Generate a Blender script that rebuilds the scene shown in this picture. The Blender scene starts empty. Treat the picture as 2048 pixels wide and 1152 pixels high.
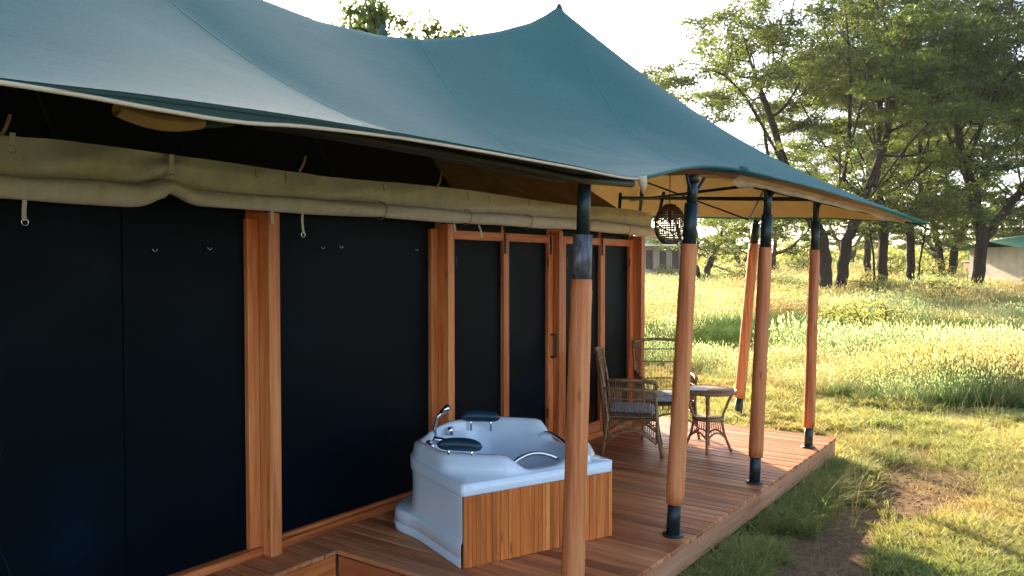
import bpy, math, random
import numpy as np
from mathutils import Vector, Matrix, kdtree

R = math.radians
sc = bpy.context.scene
col = sc.collection
rng = np.random.default_rng(7)
random.seed(7)

# ------------------------------------------------------------------ camera
# World: X = outward from the tent wall, Y = along the wall away from the camera, Z up, deck top at 0.
YAW, PITCH = R(35.8), R(1.66)
cam = bpy.data.cameras.new('camera')
cam.sensor_width = 36.0
cam.lens = 1588.0 / 2048.0 * 36.0
cam.clip_start, cam.clip_end = 0.05, 3000
camo = bpy.data.objects.new('camera', cam)
col.objects.link(camo)
camo.location = (4.22, 0.0, 1.82)
camo.rotation_euler = (R(90) - PITCH, 0, YAW)
sc.camera = camo

# ------------------------------------------------------------------ sky, sun, exposure
SUN_AZ = math.atan2(-0.784, 0.62)      # angle from +Y towards +X of the place the sun stands
SUN_EL = R(18.9)
w = bpy.data.worlds.new('World'); sc.world = w; w.use_nodes = True
nt = w.node_tree; nt.nodes.clear()
sky = nt.nodes.new('ShaderNodeTexSky'); sky.sky_type = 'NISHITA'; sky.sun_disc = False
sky.sun_elevation = SUN_EL; sky.sun_rotation = SUN_AZ
sky.air_density = 0.75; sky.dust_density = 5.0; sky.ozone_density = 0.6; sky.altitude = 1400
bg = nt.nodes.new('ShaderNodeBackground'); bg.inputs['Strength'].default_value = 0.15
wo = nt.nodes.new('ShaderNodeOutputWorld')
nt.links.new(sky.outputs[0], bg.inputs[0]); nt.links.new(bg.outputs[0], wo.inputs[0])

sd = Vector((math.sin(SUN_AZ) * math.cos(SUN_EL), math.cos(SUN_AZ) * math.cos(SUN_EL), math.sin(SUN_EL)))
sl = bpy.data.lights.new('sun', 'SUN'); sl.energy = 5.0; sl.angle = R(0.6); sl.color = (1.0, 0.86, 0.64)
so = bpy.data.objects.new('sun', sl); col.objects.link(so)
so.rotation_euler = (-sd).to_track_quat('-Z', 'Y').to_euler(); so.location = (0, 0, 30)

vs = sc.view_settings
vs.view_transform = 'Standard'; vs.look = 'None'; vs.gamma = 1.0; vs.use_curve_mapping = False
vs.exposure = 2.15
sc.cycles.use_denoising = True
sc.cycles.max_bounces = 6
sc.cycles.diffuse_bounces = 3
sc.cycles.transmission_bounces = 4
sc.cycles.adaptive_threshold = 0.025

# ------------------------------------------------------------------ materials
def lin(r, g, b):
    f = lambda c: (c / 255 / 12.92) if c / 255 <= 0.04045 else ((c / 255 + 0.055) / 1.055) ** 2.4
    return (f(r), f(g), f(b), 1)

class NT:
    def __init__(s, name):
        s.m = bpy.data.materials.new(name); s.m.use_nodes = True
        s.t = s.m.node_tree; s.t.nodes.clear()
        s.out = s.n('ShaderNodeOutputMaterial')
    def n(s, kind, **kw):
        nd = s.t.nodes.new(kind)
        for k, v in kw.items():
            if k.startswith('i_'):
                nd.inputs[k[2:].replace('_', ' ')].default_value = v
            else:
                setattr(nd, k, v)
        return nd
    def l(s, a, b): s.t.links.new(a, b)
    def ramp(s, fac, stops):
        r = s.n('ShaderNodeValToRGB'); e = r.color_ramp.elements
        while len(e) < len(stops): e.new(0.5)
        for el, (p, c) in zip(e, stops): el.position = p; el.color = c
        s.l(fac, r.inputs[0]); return r.outputs[0]
    def mix(s, fac, a, b, mode='MIX'):
        m = s.n('ShaderNodeMix', data_type='RGBA', blend_type=mode)
        if isinstance(fac, (int, float)): m.inputs[0].default_value = fac
        else: s.l(fac, m.inputs[0])
        for sock, v in ((m.inputs[6], a), (m.inputs[7], b)):
            if isinstance(v, tuple): sock.default_value = v
            else: s.l(v, sock)
        return m.outputs[2]
    def math(s, op, a, b=None):
        m = s.n('ShaderNodeMath', operation=op)
        for sock, v in zip(m.inputs, (a, b)):
            if v is None: continue
            if isinstance(v, (int, float)): sock.default_value = v
            else: s.l(v, sock)
        return m.outputs[0]
    def coords(s, scale=(1, 1, 1), which='Object', rand=False):
        tc = s.n('ShaderNodeTexCoord'); mp = s.n('ShaderNodeMapping'); mp.inputs['Scale'].default_value = scale
        s.l(tc.outputs[which], mp.inputs[0])
        if rand:
            oi = s.n('ShaderNodeObjectInfo')
            cx = s.n('ShaderNodeCombineXYZ')
            v = s.math('MULTIPLY', oi.outputs['Random'], 37.0)
            for i in range(3): s.l(v, cx.inputs[i])
            s.l(cx.outputs[0], mp.inputs['Location'])
        return mp.outputs[0]
    def noise(s, vec, scale, detail=4, rough=0.55):
        n = s.n('ShaderNodeTexNoise'); n.inputs['Scale'].default_value = scale
        n.inputs['Detail'].default_value = detail; n.inputs['Roughness'].default_value = rough
        s.l(vec, n.inputs['Vector']); return n.outputs['Fac']
    def bump(s, h, strength=0.3, dist=0.01):
        b = s.n('ShaderNodeBump'); b.inputs['Strength'].default_value = strength; b.inputs['Distance'].default_value = dist
        s.l(h, b.inputs['Height']); return b.outputs[0]
    def bsdf(s, color, rough=0.6, normal=None, metal=0.0, spec=0.5, **kw):
        b = s.n('ShaderNodeBsdfPrincipled')
        if isinstance(color, tuple): b.inputs['Base Color'].default_value = color
        else: s.l(color, b.inputs['Base Color'])
        if isinstance(rough, (int, float)): b.inputs['Roughness'].default_value = rough
        else: s.l(rough, b.inputs['Roughness'])
        b.inputs['Metallic'].default_value = metal
        b.inputs['Specular IOR Level'].default_value = spec
        for k, v in kw.items(): b.inputs[k.replace('_', ' ')].default_value = v
        if normal is not None: s.l(normal, b.inputs['Normal'])
        return b.outputs[0]
    def end(s, sh):
        s.l(sh, s.out.inputs[0]); return s.m
    def thin(s, color, tcolor, amount, rough=0.7, normal=None, spec=0.2):
        """diffuse sheet that lets part of the light through"""
        a = s.bsdf(color, rough, normal, spec=spec)
        t = s.n('ShaderNodeBsdfTranslucent')
        if isinstance(tcolor, tuple): t.inputs[0].default_value = tcolor
        else: s.l(tcolor, t.inputs[0])
        mx = s.n('ShaderNodeMixShader'); mx.inputs[0].default_value = amount
        s.l(a, mx.inputs[1]); s.l(t.outputs[0], mx.inputs[2])
        return mx.outputs[0]

def wood(name, dark, mid, light, axis, grain=1.0, rough=0.55, vary=0.35, weather=None, spec=0.4):
    k = NT(name)
    sc3 = [22 * grain] * 3; sc3[axis] = 1.1 * grain
    v = k.coords(tuple(sc3), rand=True)
    n1 = k.noise(v, 1.6, 6, 0.62)
    v2 = k.coords(tuple(5 * grain if i != axis else 0.55 for i in range(3)), rand=True)
    n2 = k.noise(v2, 1.0, 3, 0.5)
    f = k.math('ADD', k.math('MULTIPLY', n1, 0.55), k.math('MULTIPLY', n2, 0.45))
    c = k.ramp(f, [(0.34, dark), (0.5, mid), (0.66, light)])
    oi = k.n('ShaderNodeObjectInfo')
    lo = k.ramp(oi.outputs['Random'], [(0, (1 - vary, 1 - vary * 1.08, 1 - vary * 1.15, 1)), (0.5, (1, 1, 1, 1)), (1, (1 + vary * .35, 1 + vary * .35, 1 + vary * .3, 1))])
    c = k.mix(1.0, c, lo, 'MULTIPLY')
    if weather:
        nw = k.noise(k.coords((1, 1, 1), rand=True), 2.3, 5, 0.6)
        c = k.mix(k.ramp(nw, [(0.5, (0, 0, 0, 1)), (0.75, (0.55, 0.55, 0.55, 1))]), c, weather)
    # a few dark knots
    vor = k.n('ShaderNodeTexVoronoi'); vor.inputs['Scale'].default_value = 1.0
    k.l(k.coords(tuple(9 if i != axis else 2.2 for i in range(3)), rand=True), vor.inputs['Vector'])
    kn = k.ramp(vor.outputs['Distance'], [(0.03, (0.45, 0.38, 0.34, 1)), (0.12, (1, 1, 1, 1))])
    c = k.mix(1.0, c, kn, 'MULTIPLY')
    return k.end(k.bsdf(c, rough, k.bump(n1, 0.35, 0.004), spec=spec))

M = {}
M['post_wood'] = wood('round_post_wood', lin(132, 62, 28), lin(204, 114, 60), lin(226, 148, 90), 2, 1.0, 0.6, 0.12)
M['frame_wood_z'] = wood('frame_wood_upright', lin(150, 70, 30), lin(208, 114, 58), lin(230, 148, 86), 2, 0.9, 0.42, 0.2)
M['frame_wood_y'] = wood('frame_wood_level', lin(150, 70, 30), lin(208, 114, 58), lin(230, 148, 86), 1, 0.9, 0.42, 0.2)
M['deck_wood'] = wood('deck_board_wood', lin(138, 74, 40), lin(192, 114, 66), lin(218, 150, 98), 0, 0.8, 0.5, 0.42, weather=lin(170, 128, 104))
M['fascia_wood'] = wood('fascia_wood', lin(128, 76, 50), lin(176, 118, 82), lin(204, 150, 112), 1, 0.7, 0.6, 0.2, weather=lin(150, 120, 98))
M['notch_wood'] = wood('notch_wood', lin(120, 56, 30), lin(172, 88, 48), lin(200, 116, 70), 0, 0.7, 0.55, 0.2)
M['slat_wood'] = wood('slat_wood', lin(156, 70, 24), lin(212, 114, 48), lin(234, 150, 76), 2, 1.0, 0.4, 0.3)

k = NT('painted_steel')
v = k.coords((1, 1, 1), rand=True)
n = k.noise(v, 9, 5, 0.65)
M['steel'] = k.end(k.bsdf(k.ramp(n, [(0.35, lin(20, 32, 32)), (0.6, lin(30, 44, 43)), (0.78, lin(66, 74, 72))]), 0.42, k.bump(n, 0.15, 0.003), metal=0.15))
k = NT('bare_steel_sleeve')
n = k.noise(k.coords((1, 1, 0.4), rand=True), 22, 5, 0.7)
M['bare_steel'] = k.end(k.bsdf(k.ramp(n, [(0.34, lin(62, 58, 60)), (0.52, lin(96, 92, 94)), (0.7, lin(150, 146, 146))]), 0.45, k.bump(n, 0.2, 0.003), metal=0.3))
k = NT('dark_steel')
M['dark_steel'] = k.end(k.bsdf(lin(26, 32, 34), 0.5, metal=0.2))

# fly sheet: woven canvas
k = NT('fly_canvas')
v = k.coords((1, 1, 1))
wv = k.n('ShaderNodeTexWave', wave_type='BANDS', bands_direction='X'); wv.inputs['Scale'].default_value = 15; wv.inputs['Distortion'].default_value = 1.2; wv.inputs['Detail'].default_value = 2
k.l(v, wv.inputs['Vector'])
n1 = k.noise(v, 0.9, 5, 0.6); n2 = k.noise(k.coords((70, 2.2, 70)), 1.0, 5, 0.75); n3 = k.noise(v, 85, 3, 0.65)
c = k.ramp(n1, [(0.3, lin(44, 101, 93)), (0.55, lin(55, 113, 104)), (0.75, lin(72, 127, 117))])
c = k.mix(0.38, c, k.ramp(n2, [(0.32, lin(20, 62, 58)), (0.68, lin(78, 128, 118))]))
c = k.mix(0.30, c, k.ramp(n3, [(0.3, lin(12, 48, 46)), (0.7, lin(84, 134, 124))]))
h = k.math('ADD', k.math('MULTIPLY', n2, 0.7), k.math('MULTIPLY', n3, 0.4))
M['fly'] = k.end(k.thin(c, lin(50, 112, 120), 0.12, 0.62, k.bump(h, 0.6, 0.008), spec=0.12))
k = NT('fly_seam_canvas')
M['fly_seam'] = k.end(k.bsdf(k.ramp(k.noise(k.coords((1, 1, 1)), 60, 3), [(0.3, lin(40, 94, 87)), (0.7, lin(60, 116, 106))]), 0.7, spec=0.2))
k = NT('fly_hem_canvas')
M['hem'] = k.end(k.thin(lin(58, 82, 78), lin(40, 70, 66), 0.1, 0.8))
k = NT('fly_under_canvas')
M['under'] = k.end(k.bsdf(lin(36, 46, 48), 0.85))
k = NT('tan_liner')
n = k.noise(k.coords((1, 1, 1)), 2.2, 5, 0.6)
c = k.ramp(n, [(0.3, lin(206, 166, 118)), (0.6, lin(222, 184, 136)), (0.8, lin(232, 198, 152))])
M['liner'] = k.end(k.thin(c, lin(236, 172, 110), 0.32, 0.8, k.bump(n, 0.2, 0.02)))
k = NT('khaki_canvas')
v = k.coords((1, 1, 1))
n = k.noise(k.coords((1, 2.6, 0.8)), 5.0, 6, 0.65); n2 = k.noise(v, 200, 2, 0.6)
c = k.ramp(n, [(0.3, lin(208, 198, 192)), (0.55, lin(222, 213, 207)), (0.8, lin(232, 223, 217))])
c = k.mix(0.22, c, k.ramp(n2, [(0.3, lin(160, 152, 136)), (0.7, lin(222, 218, 206))]))
M['khaki'] = k.end(k.bsdf(c, 0.85, k.bump(k.math('ADD', n, k.math('MULTIPLY', n2, 0.25)), 0.75, 0.02), spec=0.2))
k = NT('cream_piping')
M['piping'] = k.end(k.bsdf(lin(206, 178, 146), 0.8))
k = NT('tan_cloth')
M['tan'] = k.end(k.bsdf(k.ramp(k.noise(k.coords(), 6, 4), [(0.3, lin(150, 116, 78)), (0.7, lin(186, 150, 106))]), 0.85))
k = NT('inner_roof_canvas')
M['roof_tan'] = k.end(k.bsdf(k.ramp(k.noise(k.coords(), 4, 5), [(0.3, lin(112, 92, 64)), (0.7, lin(140, 118, 86))]), 0.85, spec=0.1))
k = NT('insect_screen')
v = k.coords((1, 1, 1))
n = k.noise(v, 1.1, 4, 0.55); n2 = k.noise(k.coords((1, 130, 130)), 1.0, 2, 0.5)
c = k.ramp(n, [(0.35, lin(2, 9, 14)), (0.6, lin(3, 13, 20)), (0.8, lin(6, 26, 38))])
M['screen'] = k.end(k.bsdf(c, k.ramp(n, [(0.3, (0.42, 0.42, 0.42, 1)), (0.7, (0.3, 0.3, 0.3, 1))]), k.bump(k.math('ADD', k.math('MULTIPLY', n, 1.0), k.math('MULTIPLY', n2, 0.1)), 0.3, 0.03), spec=0.055))
k = NT('dark_roof_net')
M['net'] = k.end(k.bsdf(lin(24, 32, 40), 0.9, spec=0.1))
k = NT('white_acrylic')
n = k.noise(k.coords((1, 1, 1)), 2.5, 4, 0.6)
M['acrylic'] = k.end(k.bsdf(k.ramp(n, [(0.3, lin(216, 222, 226)), (0.7, lin(228, 233, 236))]), 0.16, spec=0.5, Coat_Weight=0.4, Coat_Roughness=0.06))
k = NT('chrome')
M['chrome'] = k.end(k.bsdf(lin(214, 216, 218), 0.12, metal=1.0))
k = NT('headrest_rubber')
M['rubber'] = k.end(k.bsdf(lin(20, 52, 66), 0.38))
k = NT('rattan')
n = k.noise(k.coords((1, 1, 1)), 30, 4, 0.6)
M['rattan'] = k.end(k.bsdf(k.ramp(n, [(0.3, lin(96, 64, 36)), (0.55, lin(146, 104, 62)), (0.75, lin(186, 144, 94))]), 0.5, k.bump(n, 0.4, 0.003)))
k = NT('cushion_cloth')
n = k.noise(k.coords((1, 1, 1)), 60, 3, 0.6)
M['cushion'] = k.end(k.bsdf(k.ramp(n, [(0.3, lin(136, 144, 148)), (0.7, lin(168, 174, 178))]), 0.9, k.bump(n, 0.3, 0.003)))
k = NT('paper')
M['paper'] = k.end(k.bsdf(lin(228, 228, 226), 0.7))
k = NT('wicker_lantern')
n = k.noise(k.coords((1, 1, 1)), 40, 3)
M['wicker'] = k.end(k.bsdf(k.ramp(n, [(0.3, lin(62, 42, 28)), (0.7, lin(122, 86, 56))]), 0.6))
k = NT('bark')
n = k.noise(k.coords((3, 3, 0.7)), 3.0, 6, 0.7)
M['bark'] = k.end(k.bsdf(k.ramp(n, [(0.3, lin(32, 26, 22)), (0.55, lin(56, 46, 38)), (0.75, lin(84, 70, 58))]), 0.9, k.bump(n, 0.8, 0.06), spec=0.1))

def leaf_mat(name, a, b, c_, t, amount=0.45):
    k = NT(name)
    n = k.noise(k.coords((1, 1, 1)), 0.55, 4, 0.6)
    n2 = k.noise(k.coords((1, 1, 1)), 6.0, 2, 0.5)
    f = k.math('ADD', k.math('MULTIPLY', n, 0.6), k.math('MULTIPLY', n2, 0.4))
    c = k.ramp(f, [(0.36, a), (0.5, b), (0.64, c_)])
    return k.end(k.thin(c, t, amount, 0.6))
M['leaf'] = leaf_mat('acacia_leaf', lin(30, 48, 26), lin(46, 68, 34), lin(84, 102, 52), lin(134, 150, 58), 0.32)
M['leaf2'] = leaf_mat('shrub_leaf', lin(60, 78, 36), lin(88, 104, 50), lin(124, 134, 66), lin(176, 176, 80), 0.45)

def grass_mat(name, root, mid, tip, t, amount=0.45, h=1.0):
    k = NT(name)
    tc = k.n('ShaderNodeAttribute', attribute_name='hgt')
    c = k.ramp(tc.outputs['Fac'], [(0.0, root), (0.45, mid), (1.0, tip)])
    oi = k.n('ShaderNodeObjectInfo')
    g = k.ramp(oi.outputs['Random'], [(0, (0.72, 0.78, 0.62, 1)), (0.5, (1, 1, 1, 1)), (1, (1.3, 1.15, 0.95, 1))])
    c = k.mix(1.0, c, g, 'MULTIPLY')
    geo = k.n('ShaderNodeNewGeometry')
    nz = k.noise(geo.outputs['Position'], 0.28, 3, 0.5)
    c = k.mix(1.0, c, k.ramp(nz, [(0.36, (0.66, 0.86, 0.62, 1)), (0.64, (1.22, 1.1, 0.95, 1))]), 'MULTIPLY')
    tcol = k.mix(1.0, c, t, 'MULTIPLY')
    return k.end(k.thin(c, tcol, amount, 0.6))
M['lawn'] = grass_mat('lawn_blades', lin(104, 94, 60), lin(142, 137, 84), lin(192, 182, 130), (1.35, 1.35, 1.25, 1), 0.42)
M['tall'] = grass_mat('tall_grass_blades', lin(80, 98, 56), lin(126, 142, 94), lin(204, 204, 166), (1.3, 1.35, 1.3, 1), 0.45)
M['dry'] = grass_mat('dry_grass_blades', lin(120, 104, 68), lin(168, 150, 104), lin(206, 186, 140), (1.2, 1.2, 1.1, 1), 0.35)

k = NT('ground_soil')
geo = k.n('ShaderNodeNewGeometry'); p = geo.outputs['Position']
at = k.n('ShaderNodeAttribute', attribute_name='bare')
n1 = k.noise(p, 1.3, 6, 0.65); n2 = k.noise(p, 14, 5, 0.7); n3 = k.noise(p, 70, 3, 0.6)
soil = k.ramp(n2, [(0.3, lin(88, 62, 42)), (0.5, lin(120, 90, 62)), (0.72, lin(154, 122, 88))])
soil = k.mix(0.3, soil, k.ramp(n3, [(0.3, lin(66, 46, 32)), (0.7, lin(172, 140, 104))]))
turf = k.ramp(n2, [(0.3, lin(82, 80, 42)), (0.5, lin(116, 112, 60)), (0.72, lin(150, 140, 84))])
fac = k.ramp(k.math('ADD', at.outputs['Fac'], k.math('MULTIPLY', k.math('SUBTRACT', n1, 0.5), 0.7)), [(0.35, (0, 0, 0, 1)), (0.6, (1, 1, 1, 1))])
M['soil'] = k.end(k.bsdf(k.mix(fac, turf, soil), 0.95, k.bump(k.math('ADD', n2, k.math('MULTIPLY', n3, 0.4)), 0.7, 0.03), spec=0.1))

k = NT('far_tent_canvas')
n = k.noise(k.coords((1, 1, 1)), 1.5, 4)
M['fcanvas'] = k.end(k.bsdf(k.ramp(n, [(0.3, lin(160, 156, 144)), (0.7, lin(190, 184, 170))]), 0.85))
k = NT('far_tent_roof'); M['froof'] = k.end(k.bsdf(lin(30, 104, 84), 0.7))
k = NT('far_window'); M['fwin'] = k.end(k.bsdf(lin(34, 40, 44), 0.5))
k = NT('red_brown_cloth'); M['redbrown'] = k.end(k.bsdf(lin(160, 96, 66), 0.85))

# ------------------------------------------------------------------ mesh helpers
class MB:
    def __init__(s): s.v = []; s.f = []
    def add(s, v, f):
        o = len(s.v); s.v += [tuple(map(float, p)) for p in v]; s.f += [tuple(i + o for i in q) for q in f]; return s
    def box(s, x0, x1, y0, y1, z0, z1, b=0.0):
        if b <= 0:
            v = [(x, y, z) for x in (x0, x1) for y in (y0, y1) for z in (z0, z1)]
            return s.add(v, [(0, 1, 3, 2), (4, 6, 7, 5), (0, 4, 5, 1), (2, 3, 7, 6), (0, 2, 6, 4), (1, 5, 7, 3)])
        # chamfered box: 24 verts
        v = []; lo = (x0, y0, z0); hi = (x1, y1, z1)
        idx = {}
        for sx in (0, 1):
            for sy in (0, 1):
                for sz in (0, 1):
                    for ax in range(3):
                        p = []
                        for a, sgn in enumerate((sx, sy, sz)):
                            e = hi[a] if sgn else lo[a]
                            if a != ax: e += -b if sgn else b
                            p.append(e)
                        idx[(sx, sy, sz, ax)] = len(v); v.append(p)
        f = []
        for ax in range(3):
            o1, o2 = [a for a in range(3) if a != ax]
            for sg in (0, 1):
                q = []
                for (a, c) in ((0, 0), (1, 0), (1, 1), (0, 1)):
                    t = [0, 0, 0]; t[ax] = sg; t[o1] = a; t[o2] = c
                    q.append(idx[(*t, ax)])
                f.append(tuple(q))
            for a in (0, 1):
                for c in (0, 1):
                    t0 = [0, 0, 0]; t0[o1] = a; t0[o2] = c; t1 = list(t0); t1[ax] = 1
                    f.append((idx[(*t0, o1)], idx[(*t0, o2)], idx[(*t1, o2)], idx[(*t1, o1)]))
        for sx in (0, 1):
            for sy in (0, 1):
                for sz in (0, 1):
                    f.append(tuple(idx[(sx, sy, sz, a)] for a in range(3)))
        return s.add(v, f)
    def tube(s, pts, r, n=8, cap=True, closed=False):
        pts = [Vector(p) for p in pts]; m = len(pts)
        rr = [r] * m if isinstance(r, (int, float)) else list(r)
        v = []; f = []
        prev = None
        for i, p in enumerate(pts):
            if closed: t = pts[(i + 1) % m] - pts[i - 1]
            else: t = (pts[min(i + 1, m - 1)] - pts[max(i - 1, 0)])
            t.normalize()
            if prev is None:
                a = Vector((0, 0, 1)) if abs(t.z) < 0.9 else Vector((1, 0, 0))
                u = t.cross(a).normalized()
            else:
                u = (prev - t * prev.dot(t)); u = u.normalized() if u.length > 1e-6 else t.orthogonal().normalized()
            prev = u; b = t.cross(u)
            for j in range(n):
                an = 2 * math.pi * j / n
                v.append(p + (u * math.cos(an) + b * math.sin(an)) * rr[i])
        for i in range(m if closed else m - 1):
            i2 = (i + 1) % m
            for j in range(n):
                f.append((i * n + j, i * n + (j + 1) % n, i2 * n + (j + 1) % n, i2 * n + j))
        if cap and not closed:
            f.append(tuple(range(n - 1, -1, -1))); f.append(tuple((m - 1) * n + j for j in range(n)))
        return s.add(v, f)
    def grid(s, P):
        """P: (m, n, 3) array of points"""
        m, n = P.shape[:2]
        f = [(i * n + j, i * n + j + 1, (i + 1) * n + j + 1, (i + 1) * n + j) for i in range(m - 1) for j in range(n - 1)]
        return s.add(P.reshape(-1, 3), f)
    def build(s, name, mat, parent=None, smooth=False, local=False):
        me = bpy.data.meshes.new(name)
        vs_ = s.v
        if parent is not None and not local:
            o = parent_origin(parent); vs_ = [(a - o[0], b - o[1], c - o[2]) for a, b, c in vs_]
        me.from_pydata(vs_, [], s.f)
        me.materials.append(M[mat])
        if smooth: me.polygons.foreach_set('use_smooth', [True] * len(me.polygons))
        me.update()
        ob = bpy.data.objects.new(name, me); col.objects.link(ob)
        if parent is not None: ob.parent = parent
        return ob

def parent_origin(p):
    o = Vector((0, 0, 0))
    while p is not None: o += p.location; p = p.parent
    return o

def tag(o, label=None, cat=None, group=None, kind=None):
    if label: o['label'] = label
    if cat: o['category'] = cat
    if group: o['group'] = group
    if kind: o['kind'] = kind
    return o
def empty(name, loc, rz=0.0):
    e = bpy.data.objects.new(name, None); e.empty_display_size = 0.2
    e.location = loc; e.rotation_euler = (0, 0, rz); col.objects.link(e); return e
def fix_normals(ob):
    import bmesh
    bm = bmesh.new(); bm.from_mesh(ob.data); bmesh.ops.recalc_face_normals(bm, faces=bm.faces); bm.to_mesh(ob.data); bm.free()
    return ob
def np_mesh(name, V, F, mat, parent=None, smooth=False):
    """fast mesh from numpy arrays; F is (n,3) or (n,4)"""
    me = bpy.data.meshes.new(name)
    V = np.asarray(V, np.float32); F = np.asarray(F, np.int32)
    me.vertices.add(len(V)); me.vertices.foreach_set('co', V.ravel())
    kf = F.shape[1]
    me.loops.add(F.size); me.loops.foreach_set('vertex_index', F.ravel())
    me.polygons.add(len(F)); me.polygons.foreach_set('loop_start', np.arange(0, F.size, kf, dtype=np.int32))
    me.update(calc_edges=True)
    if smooth: me.polygons.foreach_set('use_smooth', np.ones(len(F), bool))
    me.materials.append(M[mat])
    ob = bpy.data.objects.new(name, me)
    if parent is not False:
        col.objects.link(ob)
        if parent is not None: ob.parent = parent
    return ob

def vnoise(x, y, scale, seed=0):
    """cheap smooth value noise for layout, 0..1"""
    r = np.random.default_rng(seed); T = r.random((64, 64))
    x = np.asarray(x) / scale; y = np.asarray(y) / scale
    xi = np.floor(x).astype(int); yi = np.floor(y).astype(int); fx = x - xi; fy = y - yi
    fx = fx * fx * (3 - 2 * fx); fy = fy * fy * (3 - 2 * fy)
    g = lambda a, b: T[a % 64, b % 64]
    return (g(xi, yi) * (1 - fx) + g(xi + 1, yi) * fx) * (1 - fy) + (g(xi, yi + 1) * (1 - fx) + g(xi + 1, yi + 1) * fx) * fy

# ------------------------------------------------------------------ ground
GZ = -0.34
def ground_z(x, y):
    x = np.asarray(x, float); y = np.asarray(y, float)
    d = np.hypot(x - 4.2, y)
    rise = 0.013 * np.clip(d - 40, 0, 110)
    bumps = (vnoise(x, y, 1.7, 1) - 0.5) * 0.05 + (vnoise(x, y, 6.0, 2) - 0.5) * 0.10 * np.clip((d - 8) / 10, 0, 1)
    return GZ + rise + bumps
def bare(x, y):
    """1 where the soil is worn bare: the path along the deck"""
    x = np.asarray(x, float); y = np.asarray(y, float)
    c = 2.80 + 0.12 * np.sin(y * 0.9) + 0.12 * np.sin(y * 2.3 + 1)
    wdt = 0.40 + 0.25 * vnoise(x, y, 1.2, 5)
    b = np.exp(-((x - c) / wdt) ** 2) * np.clip((11.5 - y) / 2.5, 0, 1)
    b = b + np.clip((2.2 - x) / 0.5, 0, 1) * np.clip((x + 1) / 0.5, 0, 1) * np.clip((8.7 - y) / 0.3, 0, 1) * 0.9
    b = b + 0.5 * np.clip((vnoise(x, y, 1.1, 6) - 0.68) / 0.3, 0, 1) * np.clip((15 - y) / 3, 0, 1)
    return np.clip(b * (0.68 + 0.6 * vnoise(x, y, 0.45, 8)), 0, 1)

def spaced(*segs):
    out = [segs[0][0]]
    for a, b, n in segs: out += list(np.linspace(a, b, n + 1)[1:])
    return np.array(out)
gx = spaced((-900, -120, 12), (-120, -30, 24), (-30, -4, 26), (-4, 9, 90), (9, 40, 31), (40, 120, 20), (120, 900, 12))
gy = spaced((-300, -20, 10), (-20, 2, 16), (2, 18, 110), (18, 60, 50), (60, 160, 30), (160, 1600, 24))
GXX, GYY = np.meshgrid(gx, gy, indexing='ij')
V = np.stack([GXX, GYY, ground_z(GXX, GYY)], -1).reshape(-1, 3)
ii, jj = np.meshgrid(np.arange(len(gx) - 1), np.arange(len(gy) - 1), indexing='ij')
a = (ii * len(gy) + jj).ravel()
F = np.stack([a, a + len(gy), a + len(gy) + 1, a + 1], 1)
ground = np_mesh('ground', V, F, 'soil', None, True)
at_ = ground.data.attributes.new('bare', 'FLOAT', 'POINT')
at_.data.foreach_set('value', bare(V[:, 0], V[:, 1]).astype(np.float32))
tag(ground, 'dry savanna ground with a worn dirt path beside the deck', kind='structure')

# ------------------------------------------------------------------ deck
DX, DY0, DY1 = 2.10, 3.42, 8.82
deck = tag(empty('deck', (1.0, 6.1, 0.0)), 'raised reddish timber deck with long boards running out from the tent', 'deck')
def board_mesh(name, length):
    mb = MB().box(-length / 2, length / 2, -0.047, 0.047, -0.028, 0.0, 0.004)
    me = bpy.data.meshes.new(name); me.from_pydata(mb.v, [], mb.f); me.materials.append(M['deck_wood']); me.update(); return me
bm_long, bm_short = board_mesh('board', DX - 0.02 + 0.03), board_mesh('board_short', 0.385)
y = DY0 + 0.05
def put_board(me, cx, cy):
    o = bpy.data.objects.new('board', me); col.objects.link(o); o.parent = deck
    o.location = (cx - 1.0 + random.uniform(-.006, .004), cy - 6.1, random.uniform(-.0015, .0015)); o.rotation_euler = (random.uniform(-.006, .006), 0, random.uniform(-.0012, .0012))
while y < DY1 - 0.03:
    put_board(bm_long, 0.02 + (DX + 0.01) / 2, y); y += 0.1005
y = DY0 - 0.051
while y > 1.4:
    put_board(bm_short, 0.19, y); y -= 0.1005
# fascia boards with butt joints
ys = [DY0 - 0.01, 4.35, 6.42, DY1 + 0.012]
for a, b in zip(ys[:-1], ys[1:]):
    MB().box(2.068, 2.096, a + 0.001, b - 0.001, -0.205, -0.031, 0.003).build('fascia', 'fascia_wood', deck)
MB().box(0.0, 2.067, DY1 - 0.02, DY1 + 0.012, -0.205, -0.031, 0.003).build('fascia', 'notch_wood', deck)
MB().box(0.40, 2.067, DY0 - 0.012, DY0 + 0.02, -0.205, -0.031, 0.003).build('fascia', 'notch_wood', deck)
MB().box(0.352, 0.379, 1.4, DY0 - 0.013, -0.205, -0.031, 0.003).build('fascia', 'frame_wood_y', deck)
MB().box(0.40, 2.04, DY0 + 0.0205, DY0 + 0.03, -0.34, -0.206).build('lower_board', 'notch_wood', deck)
for yy in (4.2, 5.0, 5.8, 6.6, 7.4, 8.2):
    MB().box(0.05, 2.05, yy - 0.03, yy + 0.03, -0.19, -0.0305).build('joist', 'notch_wood', deck)
for xx in (1.93, 0.9):
    for yy in (3.6, 4.98, 6.58, 8.16, 8.7):
        MB().tube([(xx, yy, -0.5), (xx, yy, -0.2)], 0.04, 12).build('leg', 'steel', deck, True)

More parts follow.
